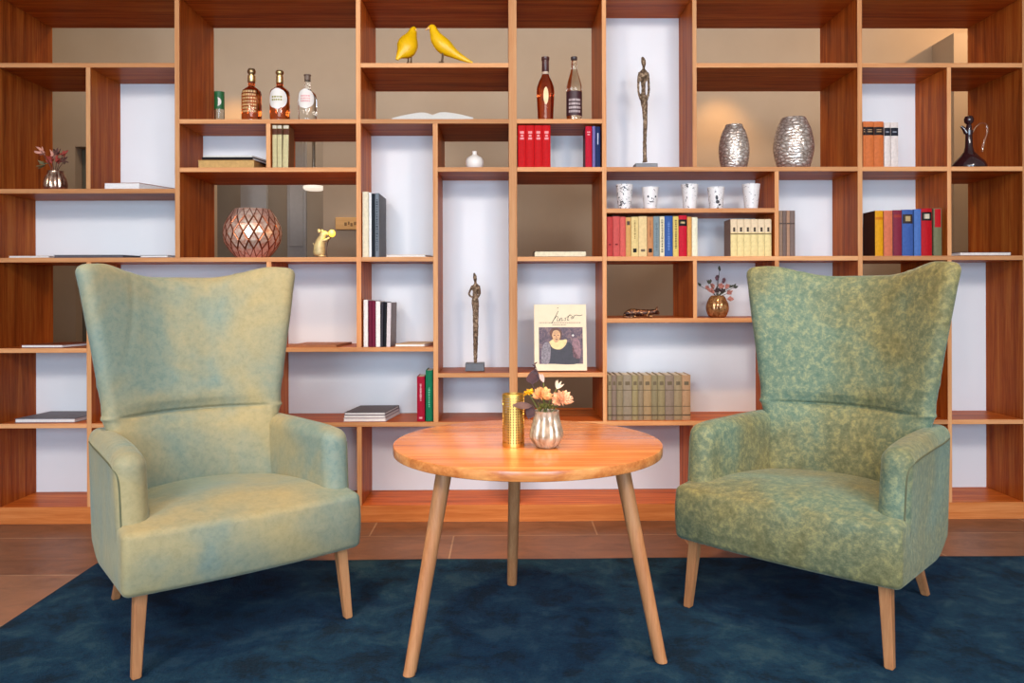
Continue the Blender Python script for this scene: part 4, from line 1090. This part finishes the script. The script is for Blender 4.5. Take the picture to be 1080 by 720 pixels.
# carafe
on = On(1022, '3', .09); b = on.py; t = thing('carafe', 'dark glass wine carafe with ball stopper and clear loop handle at the right end', 'carafe', on.loc)
DG = plain('dark_plum_glass', (.030, .010, .012), .08, var=.2); DG.node_tree.nodes['Principled BSDF'].inputs['Coat Weight'].default_value = .6
lathe_part('carafe_body', on, [(15.5, b), (17, b - .8), (17.3, b - 3), (15.2, b - 7.5), (9.5, b - 13.5), (5.2, b - 18.5), (3.8, b - 24), (3.4, b - 36), (4.2, b - 41), (3.0, b - 41), (0, b - 38)], DG, t)
bm = new(); sweep(bm, [(*on.v(1019.6, 140), on.r(3)), (*on.v(1017, 136), on.r(2.2)), (*on.v(1013.6, 132.8), on.r(1.2))], 10, 4); finish('spout', bm, DG, t)
lathe_part('stopper', on, [(2.6, b - 40.5), (2.8, b - 46), (2.2, b - 47.5), (4.4, b - 50), (4.9, b - 53), (3.8, b - 56), (0, b - 57.5)], DG, t)
bm = new(); sweep(bm, [(*on.v(1025.2, 140), on.r(1)), (*on.v(1029, 133.5), on.r(.95)), (*on.v(1035, 129.4), on.r(.9)), (*on.v(1040.6, 131.5), on.r(.9)), (*on.v(1041.4, 138), on.r(.9)), (*on.v(1038.4, 148), on.r(.9)), (*on.v(1035.8, 160), on.r(1.1))], 10, 6)
finish('handle', bm, glass('pale_glass_handle', (.95, .88, .85)), t)['label'] = 'clear glass handle'

# lying cat figurine
on = On(676, '5e', .07); R = on.r; v = on.v; t = thing('cat_figurine', 'small dark bronze cat figurine lying on the shelf left of the amber vase', 'cat figurine', on.loc)
k_ = N('dark_bronze'); k_.set(Metallic=.7, Roughness=.35)
g_ = k_.n('ShaderNodeTexCoord'); k_.color(k_.ramp(k_.noise(k_.coords(), 55, 4, .6, 1), [(.40, (.030, .014, .012, 1)), (.54, (.14, .05, .025, 1)), (.64, (.70, .36, .14, 1))]))
bm = new()
sweep(bm, [(*v(658, 333.4), R(.8)), (*v(660, 331), R(2.6), R(2.2)), (*v(666, 329.6), R(4.4), R(3.6)), (*v(673, 329.6), R(3.9), R(3.3)), (*v(681, 329.8), R(3.7), R(3.2)), (*v(687, 329.2), R(3), R(2.8)), (*v(690.5, 328.6), R(2.8), R(2.8)), (*v(693.6, 329.6), R(2.2), R(2.1)), (*v(695.6, 330.6), R(1))], 14, 4)
for y in (-.008, .010): sweep(bm, [(*v(692, 327.4, y), R(1.5)), (*v(692.9, 324.8, y), R(.9)), (*v(693.6, 322.8, y * 1.1), R(.2))], 8, 2)
for x0, x1, y in ((664, 670, -.022), (681, 688.5, -.016), (681, 687, .016)): sweep(bm, [(*v(x0, 331.6, y), R(1.9)), (*v((x0 + x1) / 2, 333.2, y), R(1.5)), (*v(x1, 333.9, y), R(1.1))], 8, 3)
o = finish('cat_body', bm, k_.m, t, angle=180); m_ = o.modifiers.new('fuse', 'REMESH'); m_.mode = 'VOXEL'; m_.voxel_size = .0022; m_.use_smooth_shade = True
bm = new(); sweep(bm, [(*v(660, 331.5), R(1.3)), (*v(657, 333, -.012), R(1.1)), (*v(659, 333.9, -.026), R(1)), (*v(666, 334, -.032), R(.8))], 8, 4); finish('tail', bm, k_.m, t)

# ------------------------------------------------------------------ dried flowers on the shelves
def ribbed_vase(name, on, pts, m, label, NR, amp, loc=None, parent=None, twist=0, z_scale=None):
    bm = new(); pr = on.prof(pts) if z_scale is None else pts
    prof = catmull(pr, 5)
    top = prof[-1]
    prof = [tuple(p) for p in prof] + [(top[0] * .9, top[1]), (top[0] * .8, top[1] * .6), (0, top[1] * .55)]
    zt_ = top[1]
    lathe(bm, prof, NR * 6, lambda a, z, r: r * (1 + amp * (abs(math.cos(a * NR / 2 + twist * z)) - .6) * min(1, max(0, math.sin(PI * min(1, (z / zt_) * .9 + .06))))))
    o = finish(name, bm, m, loc=loc or on.loc, angle=25); tag(o, label, 'vase'); return o
COPV = N('copper_luster_glass'); COPV.set(Metallic=.9, Roughness=.22); COPV.color(COPV.ramp(COPV.noise(COPV.coords(), 50, 3), [(.35, (.34, .17, .11, 1)), (.6, (.72, .52, .40, 1))]))
on = On(58.6, '3a', .10); b = on.py
ribbed_vase('ribbed_vase', on, [(8.2, b), (10.2, b - 2), (11, b - 6), (10, b - 13), (7.6, b - 20), (8.4, b - 21.2)], COPV.m, 'small ribbed copper and silver vase with dried flowers on the far left shelf', 12, .12)
R = on.r; v = on.v
t = thing('dried_flowers', 'dried pink and brown flowers standing in the small ribbed vase on the far left', 'flowers', (on.loc[0], on.loc[1], on.loc[2] + (b - (b - 14)) * on.k))
zo = 14 * on.k
def vv(px, py, y=0): q = v(px, py, y); return (q[0], q[1], q[2] - zo)
DPINK = plain('dried_pink', srgb(206, 140, 120), .7, var=.2); DBRN = plain('dried_brown', srgb(92, 52, 44), .7, var=.3); DRED = plain('dried_red', srgb(150, 52, 40), .7, var=.3); DGRN = plain('dried_olive', srgb(96, 84, 50), .7, var=.3)
r3 = random.Random(11)
for (x, y, dy) in ((45, 160, -.01), (52, 163, .01), (61, 162, 0), (68, 163, -.01), (66, 170, .015)):
    bm = new(); sweep(bm, [(*vv(58, 186), R(.4)), (*vv(lerp(58, x, .5), lerp(182, y, .5), dy * .5), R(.4)), (*vv(x, y, dy), R(.3))], 6, 3); finish('stem', bm, DBRN, t)
for (x, y, col, n, ln, dx, dz) in ((47, 161, DPINK, 9, 6, -.9, .5), (56, 166, DPINK, 7, 6, .1, 1), (65, 164, DRED, 8, 5, .6, .7), (60, 163, DBRN, 9, 6, .1, .8), (54, 171, DRED, 9, 5, -.4, .6), (66, 171, DBRN, 8, 6, .6, .2), (48, 173, DGRN, 5, 7, -.8, .1), (61, 171, DRED, 9, 5, .2, .5)):
    bm = new()
    for i in range(n):
        d = Vector((dx + r3.uniform(-.5, .5), r3.uniform(-.6, .6), dz + r3.uniform(-.5, .5)))
        leaf(bm, vv(x + r3.uniform(-2, 2), y + r3.uniform(-2, 2), r3.uniform(-.014, .014)), d, R(ln * r3.uniform(.8, 1.4)), R(2.2 * r3.uniform(.7, 1.2)), nrm=(0, -1, .2))
    finish('dried_petals', bm, col, t, angle=60)
on = On(756.6, '5e', .09); b = on.py; R = on.r; v = on.v
AMB2 = N('amber_mirror_glass'); AMB2.set(Metallic=.55, Roughness=.14); AMB2.color(AMB2.ramp(AMB2.noise(AMB2.coords(), 45, 3, .6, 1), [(.35, (.22, .085, .025, 1)), (.6, (.58, .30, .12, 1))])); AMB2.b.inputs['Coat Weight'].default_value = .5
ribbed_vase('amber_vase', on, [(7.4, b), (9.6, b - 2), (11.6, b - 8), (11.2, b - 14), (8.8, b - 20), (6.6, b - 23)], AMB2.m, 'round amber glass vase with dried flowers on the shelf left of the right armchair', 14, .05)
t = thing('dried_flowers', 'dried dusky pink and purple flowers standing in the round amber vase', 'flowers', (on.loc[0], on.loc[1], on.loc[2] + 16 * on.k)); zo = 16 * on.k
DUSK = plain('dried_dusky_pink', srgb(176, 112, 100), .7, var=.2); PURP = plain('dried_purple', srgb(92, 58, 66), .7, var=.3); DKG = plain('dried_dark_green', srgb(60, 60, 48), .7, var=.3)
tips = [(740, 301.5, DKG), (748, 298.5, DKG), (758.6, 285, DKG), (757, 294, PURP), (764, 297, PURP), (771, 303, DKG), (775, 303, DKG), (752, 303, DUSK), (760, 303, DUSK), (766, 303, DUSK), (748, 305, DUSK), (768, 309, DUSK), (757, 307, PURP), (763, 308, PURP), (752, 308, DUSK), (769, 315, DUSK)]
for i, (x, y, col) in enumerate(tips):
    dy = r3.uniform(-.02, .02)
    bm = new(); sweep(bm, [(*vv(756.6 + r3.uniform(-1.5, 1.5), 318), R(.4)), (*vv(lerp(756.6, x, .2), lerp(316, y, .42), dy * .25), R(.35)), (*vv(x, y, dy), R(.25))], 6, 3); finish('stem', bm, DKG, t)
    bm = new()
    for j in range(13 if col is not DKG else 6):
        d = Vector((x - 757 + r3.uniform(-8, 8), r3.uniform(-8, 8), (316 - y) + r3.uniform(-8, 8)))
        leaf(bm, vv(x + r3.uniform(-1, 1), y + r3.uniform(-1, 1), dy), d, R(r3.uniform(2.8, 5.2)), R(r3.uniform(1.5, 2.6)), nrm=(0, -1, .2))
    if col is not DKG: ball(bm, vv(x, y, dy), R(1.7), 8)
    finish('dried_petals', bm, col, t, angle=60)

# ================================================================== ON THE TABLE
def T(px, py):
    d = CR * ((px - CX) / F_PX) - CU * ((py - CY) / F_PX) + F0
    return CAM + d * ((TZ - CAM_H) / d.z)
# pierced gold lantern
p = T(541.6, 472.5); RL = 11.7 * p.y / F_PX; p.y += RL; HL = 55 * p.y / F_PX
t = thing('candle_lantern', 'cylindrical pierced gold candle holder on the table left of the flower vase', 'candle holder', (p.x, p.y, TZ + .0005))
bm = new(); NC, NR_ = 26, 18; th = .0012
z0, z1 = .010, HL - .008
def cyl(a, z, r): return (r * math.cos(a), r * math.sin(a), z)
grid = {}
def gvx(i, j, rr):
    k = (i % NC, j, rr)
    if k not in grid: grid[k] = bm.verts.new(cyl(2 * PI * i / NC, lerp(z0, z1, j / NR_), RL - (th if rr else 0)))
    return grid[k]
for i in range(NC):
    for j in range(NR_):
        ctr = (i + .5, j + .5); hole = []
        for (dx, dy) in ((.0, -.40), (.37, 0), (0, .40), (-.37, 0)):
            a = 2 * PI * (ctr[0] + dx) / NC; z = lerp(z0, z1, (ctr[1] + dy) / NR_)
            hole.append((bm.verts.new(cyl(a, z, RL)), bm.verts.new(cyl(a, z, RL - th))))
        for rr in (0, 1):
            A, B, Cc, Dd = gvx(i, j, rr), gvx(i + 1, j, rr), gvx(i + 1, j + 1, rr), gvx(i, j + 1, rr)
            h = [q[rr] for q in hole]
            for f in ((A, B, h[1], h[0]), (B, Cc, h[2], h[1]), (Cc, Dd, h[3], h[2]), (Dd, A, h[0], h[3])): bm.faces.new(f if not rr else f[::-1])
        for q in range(4): bm.faces.new((hole[q][0], hole[(q + 1) % 4][0], hole[(q + 1) % 4][1], hole[q][1]))
LG = metal('lantern_gold', (.80, .55, .16), .32, .1)
finish('pierced_sleeve', bm, LG, t, smooth=False)
bm = new(); lathe(bm, [(0, 0), (RL, 0), (RL + .0006, .003), (RL + .0006, z0), (RL - .002, z0), (RL - .002, .004), (0, .004)], 48, close=False); finish('base_ring', bm, LG, t, angle=30)
bm = new(); lathe(bm, [(RL - .002, z1), (RL + .0006, z1), (RL + .0006, HL - .001), (RL - .0004, HL), (RL - .002, HL - .001), (RL - .002, z1)], 48, close=False); finish('rim', bm, LG, t, angle=30)
bm = new(); lathe(bm, [(0, .005), (RL * .62, .005), (RL * .62, HL * .70), (RL * .56, HL * .72), (0, HL * .70)], 32); 
cd = finish('candle', bm, plain('amber_wax', (.30, .13, .03), .5), t, angle=40); cd['label'] = 'honey coloured candle inside'
bm = new(); sweep(bm, [(0, 0, HL * .70, .0012), (.001, 0, HL * .77, .001)], 6, 2); finish('wick', bm, plain('wick', (.03, .02, .02), .9), cd)

# flower vase
p = T(577, 473.5); kx = (p.y + .03) / F_PX; p.y += 9.5 * kx
class Tab:
    pass
def tv(px, py, y=0): return ((px - 577) * kx, y, (473.2 - py) * kx)
MV = N('mirrored_champagne_glass'); MV.set(Metallic=.42, Roughness=.26); MV.color(MV.ramp(MV.noise(MV.coords(), 30, 3, .5, 1), [(.35, (.30, .21, .14, 1)), (.65, (.62, .49, .36, 1))])); MV.b.inputs['Coat Weight'].default_value = .5
pts = [(9.4, 0), (12.5, 2.5), (16.2, 9), (16.7, 14), (15.2, 22), (13.2, 31), (13.0, 36), (13.4, 38.6)]
fv = ribbed_vase('ribbed_vase', None, [(r * kx, z * kx) for r, z in pts], MV.m, 'champagne mirrored ribbed glass vase holding the flowers on the table', 10, .17, loc=(p.x, p.y, TZ + .0005), z_scale=1)
VB = Vector((p.x, p.y, TZ + .0005)); STEMG = plain('flower_stem_green', srgb(110, 118, 50), .6, var=.2)
def flower(label, name, cat_label, tipx, tipy, ty, build, group=None, stem_m=STEMG, bend=0, sr=.0015):
    b = Vector((r3.uniform(-.012, .012), r3.uniform(-.01, .01), .062)); tp = Vector(tv(tipx, tipy, ty))
    t = thing(name, label, cat_label, VB + b, 0, group); tl = tp - b
    md = Vector((tl.x * .35 + bend, tl.y * .35, tl.z * .55))
    bm = new(); sweep(bm, [(0, 0, 0, sr), (*md, sr), (*tl, sr * .9)], 8, 5); finish('stem', bm, stem_m, t)
    build(t, tl); return t
def carnation(mat_):
    def f(t, c):
        bm = new(); r5 = random.Random(int(c.x * 1e5))
        for i in range(95):
            u = r5.uniform(-.35, 1); a = r5.uniform(0, 2 * PI)
            q = math.sqrt(max(0, 1 - u * u)); d = Vector((q * math.cos(a), q * math.sin(a), u))
            nn = Vector((-math.sin(a), math.cos(a), r5.uniform(-.6, .6)))
            leaf(bm, c + d * .007, d, (.0225 if c.x < .02 else .0255) * r5.uniform(.75, 1.1), .016 * r5.uniform(.7, 1.2), cup=.35, nrm=nn + Vector((0, 0, .6)))
        finish('flower_head', bm, mat_, t, angle=70)
        bm = new(); lathe(bm, [(.002, -.012), (.006, -.008), (.007, .0), (.004, .004)], 10, cx=c.x, cy=c.y, cz=c.z); finish('calyx', bm, STEMG, t)
    return f
PEACH = plain('peach_petals', srgb(244, 178, 116), .6, var=.15, scale=50); BLUSH = plain('blush_petals', srgb(240, 182, 140), .6, var=.15, scale=50)
flower('left of the two peach carnations in the table vase', 'carnation', 'flower', 572.8, 419, -.014, carnation(PEACH), 'peach carnations')
flower('right of the two carnations in the table vase, paler pink', 'carnation', 'flower', 593.5, 424, -.008, carnation(BLUSH), 'peach carnations')
def yellow(t, c):
    bm = new(); r5 = random.Random(4)
    for i in range(26):
        a = r5.uniform(0, 2 * PI); e = r5.uniform(-.4, .9); d = Vector((math.cos(a), math.sin(a) , e))
        leaf(bm, c, d, .0165 * r5.uniform(.8, 1.1), .009, cup=.3)
    finish('flower_head', bm, plain('yellow_petals', srgb(238, 178, 10), .6, var=.1), t, angle=70)
    bm = new(); ball(bm, c + Vector((0, -.004, .003)), .005, 10); finish('flower_centre', bm, plain('ochre_centre', srgb(200, 130, 10), .7), t)
flower('small bright yellow flower at the left of the table vase', 'yellow_flower', 'flower', 558, 415.5, -.006, yellow, bend=-.01)
DL = plain('dark_purple_brown_leaf', srgb(82, 58, 60), .6, var=.25); DL2 = plain('dark_wine_leaf', srgb(66, 26, 24), .6, var=.25)
def dleaf(mat_, d, ln, wd, nrm, n=1, spread=.5, back=0):
    def f(t, c):
        r5 = random.Random(6)
        for i in range(n):
            bm = new(); dd = Vector(d) + Vector((r5.uniform(-spread, spread), r5.uniform(-.3, .3), r5.uniform(-spread, spread))) * (1 if i else 0)
            leaf(bm, c - Vector(d).normalized() * back, dd, ln * (1 if i == 0 else .8), wd, cup=.1, nrm=nrm); finish('leaf_blade', bm, mat_, t, angle=70)
    return f
flower('dark brown leaf standing up behind the yellow flower', 'dark_leaf_stem', 'leaf', 562, 407, .012, dleaf(DL, (.25, 0, 1), .046, .036, (0, -1, .3), 2, .6), stem_m=DL)
flower('drooping dark brown leaf reaching left across the gold candle holder', 'dark_leaf_stem', 'leaf', 562, 429, -.012, dleaf(DL, (-1, -.2, 0), .062, .028, (0, -.7, .7), 1), stem_m=DL, bend=-.008)
flower('dark wine red leaf hanging at the left rim of the table vase', 'dark_leaf_stem', 'leaf', 562, 431, -.004, dleaf(DL2, (-.35, 0, -1), .036, .03, (0, -1, .2), 2, .5), stem_m=DL2, bend=-.012)
def sprig(t, c):
    bm = new(); r5 = random.Random(8)
    for i in range(7):
        leaf(bm, c + Vector((r5.uniform(-.004, .004), 0, -.012 * i * .5)), (r5.uniform(-1, 1), r5.uniform(-.5, .5), .6), .012, .005)
    finish('leaf_blade', bm, DL, t, angle=70)
flower('thin dark sprig rising highest from the table vase', 'dried_sprig', 'flower', 565, 386, .004, sprig, stem_m=DL, sr=.001)
def blades(mat_, ds, ln, wd):
    def f(t, c):
        bm = new()
        for d in ds: leaf(bm, c, d, ln, wd, nrm=(0, -1, .2))
        finish('leaf_blade', bm, mat_, t, angle=70)
    return f
flower('pale pink pointed bract above the left carnation', 'pale_bract', 'flower', 574, 405, .0, blades(plain('pale_pink_bract', srgb(226, 190, 176), .6), [(-.5, 0, 1), (-.2, -.2, 1)], .03, .010))
flower('pale spiky petals above the right carnation', 'pale_bract', 'flower', 588, 412, .006, blades(plain('cream_spikes', srgb(240, 214, 180), .6), [(.1, 0, 1), (-.1, -.2, 1), (.5, 0, .8), (.75, -.2, .5)], .028, .007))
def greens(t, c):
    bm = new(); r5 = random.Random(12)
    for i in range(26): leaf(bm, c + Vector((r5.uniform(-.02, .02), r5.uniform(-.012, .0), r5.uniform(-.004, .004))), (r5.uniform(-1, 1), -.6 + r5.uniform(-.4, .4), r5.uniform(-.2, .9)), .020, .010, nrm=(0, -.5, 1))
    finish('leaf_blade', bm, plain('olive_leaves', srgb(120, 112, 50), .6, var=.3), t, angle=70)
flower('olive green leaves filling the mouth of the table vase', 'foliage_sprig', 'leaf', 578, 431, -.004, greens)

# ================================================================== CAMERA AND LIGHT
cam = bpy.data.cameras.new('camera'); co = bpy.data.objects.new('camera', cam); C.objects.link(co)
cam.sensor_width = 36; cam.lens = 36 * F_PX / 1080; cam.shift_y = (CY - 360) / 1080; cam.clip_start = .05
co.matrix_world = Matrix(((CR.x, CU.x, -F0.x, CAM.x), (CR.y, CU.y, -F0.y, CAM.y), (CR.z, CU.z, -F0.z, CAM.z), (0, 0, 0, 1)))
SC.camera = co
w = bpy.data.worlds.new('daylight'); SC.world = w; w.use_nodes = True
w.node_tree.nodes['Background'].inputs[0].default_value = (.72, .85, 1, 1); w.node_tree.nodes['Background'].inputs[1].default_value = 1.0
SC.view_settings.view_transform = 'Standard'; SC.view_settings.look = 'None'; SC.view_settings.use_curve_mapping = False; SC.view_settings.gamma = 1; SC.view_settings.exposure = -.2
def area(n, loc, target, sx, sy, e, c, spread=180):
    l = bpy.data.lights.new(n, 'AREA'); l.shape = 'RECTANGLE'; l.size = sx; l.size_y = sy; l.energy = e; l.color = c; l.spread = math.radians(spread)
    o = bpy.data.objects.new(n, l); C.objects.link(o); o.location = loc
    o.rotation_euler = (Vector(target) - Vector(loc)).to_track_quat('-Z', 'Y').to_euler(); return o
def spot(n, loc, target, e, c, ang, blend=.6, rad=.05):
    l = bpy.data.lights.new(n, 'SPOT'); l.energy = e; l.color = c; l.spot_size = math.radians(ang); l.spot_blend = blend; l.shadow_soft_size = rad
    o = bpy.data.objects.new(n, l); C.objects.link(o); o.location = loc
    o.rotation_euler = (Vector(target) - Vector(loc)).to_track_quat('-Z', 'Y').to_euler(); return o
COOL = (.60, .80, 1.0); WARM = (1.0, .64, .30)
for a, b in wx: area('window_daylight', ((a + b) / 2, YF + .02, (wz[0] + wz[1]) / 2), ((a + b) / 2, 3, 1.2), b - a - .1, wz[1] - wz[0] - .1, 128, COOL)
for sx in (-1, 1):
    spot('ceiling_spot', (sx * 1.9, -.9, CEIL - .25), (sx * .9, D, 1.15), 330, (1, .92, .84), 66, .7, .34)
    spot('ceiling_spot', (sx * 1.0, 1.75, CEIL - .06), (sx * .95, 2.6, .6), 310, WARM, 60, .8, .10)
spot('ceiling_spot', (.05, 2.2, CEIL - .06), (.07, 2.45, .6), 110, WARM, 40, .8, .08)
area('fill_light', (0, -1.4, CEIL - .5), (0, D, .9), 2.6, .8, 62, (1, .95, .9))  # unseen overhead fill, added to even out the light on the bookcase
area('hall_light', (0, D + 1.2, CEIL - .03), (0, D + 1.3, 0), 8.6, .3, 46, (1, .78, .56))
gx = P(250, 110, YB).x; spot('hall_spot', (gx, YB - .32, 2.75), (gx, YB - .05, 1.9), 24, (1, .52, .15), 80, .9, .04)
gx = P(758, 140, YB).x; spot('hall_spot', (gx, YB - .32, 2.75), (gx, YB - .05, 1.9), 24, (1, .52, .15), 80, .9, .04)
spot('hall_spot', (px_ + .50, YB - .28 - .70, PZ + .30), (px_ - .1, YB, PZ - .1), 60, (1, .60, .30), 130, .9, .02)
area('fill_light', (-1.6, YB + 1.0, CEIL - .05), (-1.6, YB + 1.0, 0), 1, .6, 34, (1, .82, .64))  # unseen fill, added to brighten the dim room beyond the hall
l = bpy.data.lights.new('bulb_light', 'POINT'); l.energy = .5; l.color = (1, .65, .2); l.shadow_soft_size = .018
o = bpy.data.objects.new('bulb_light', l); C.objects.link(o); o.location = BULB + Vector((.0, -.03, .03))
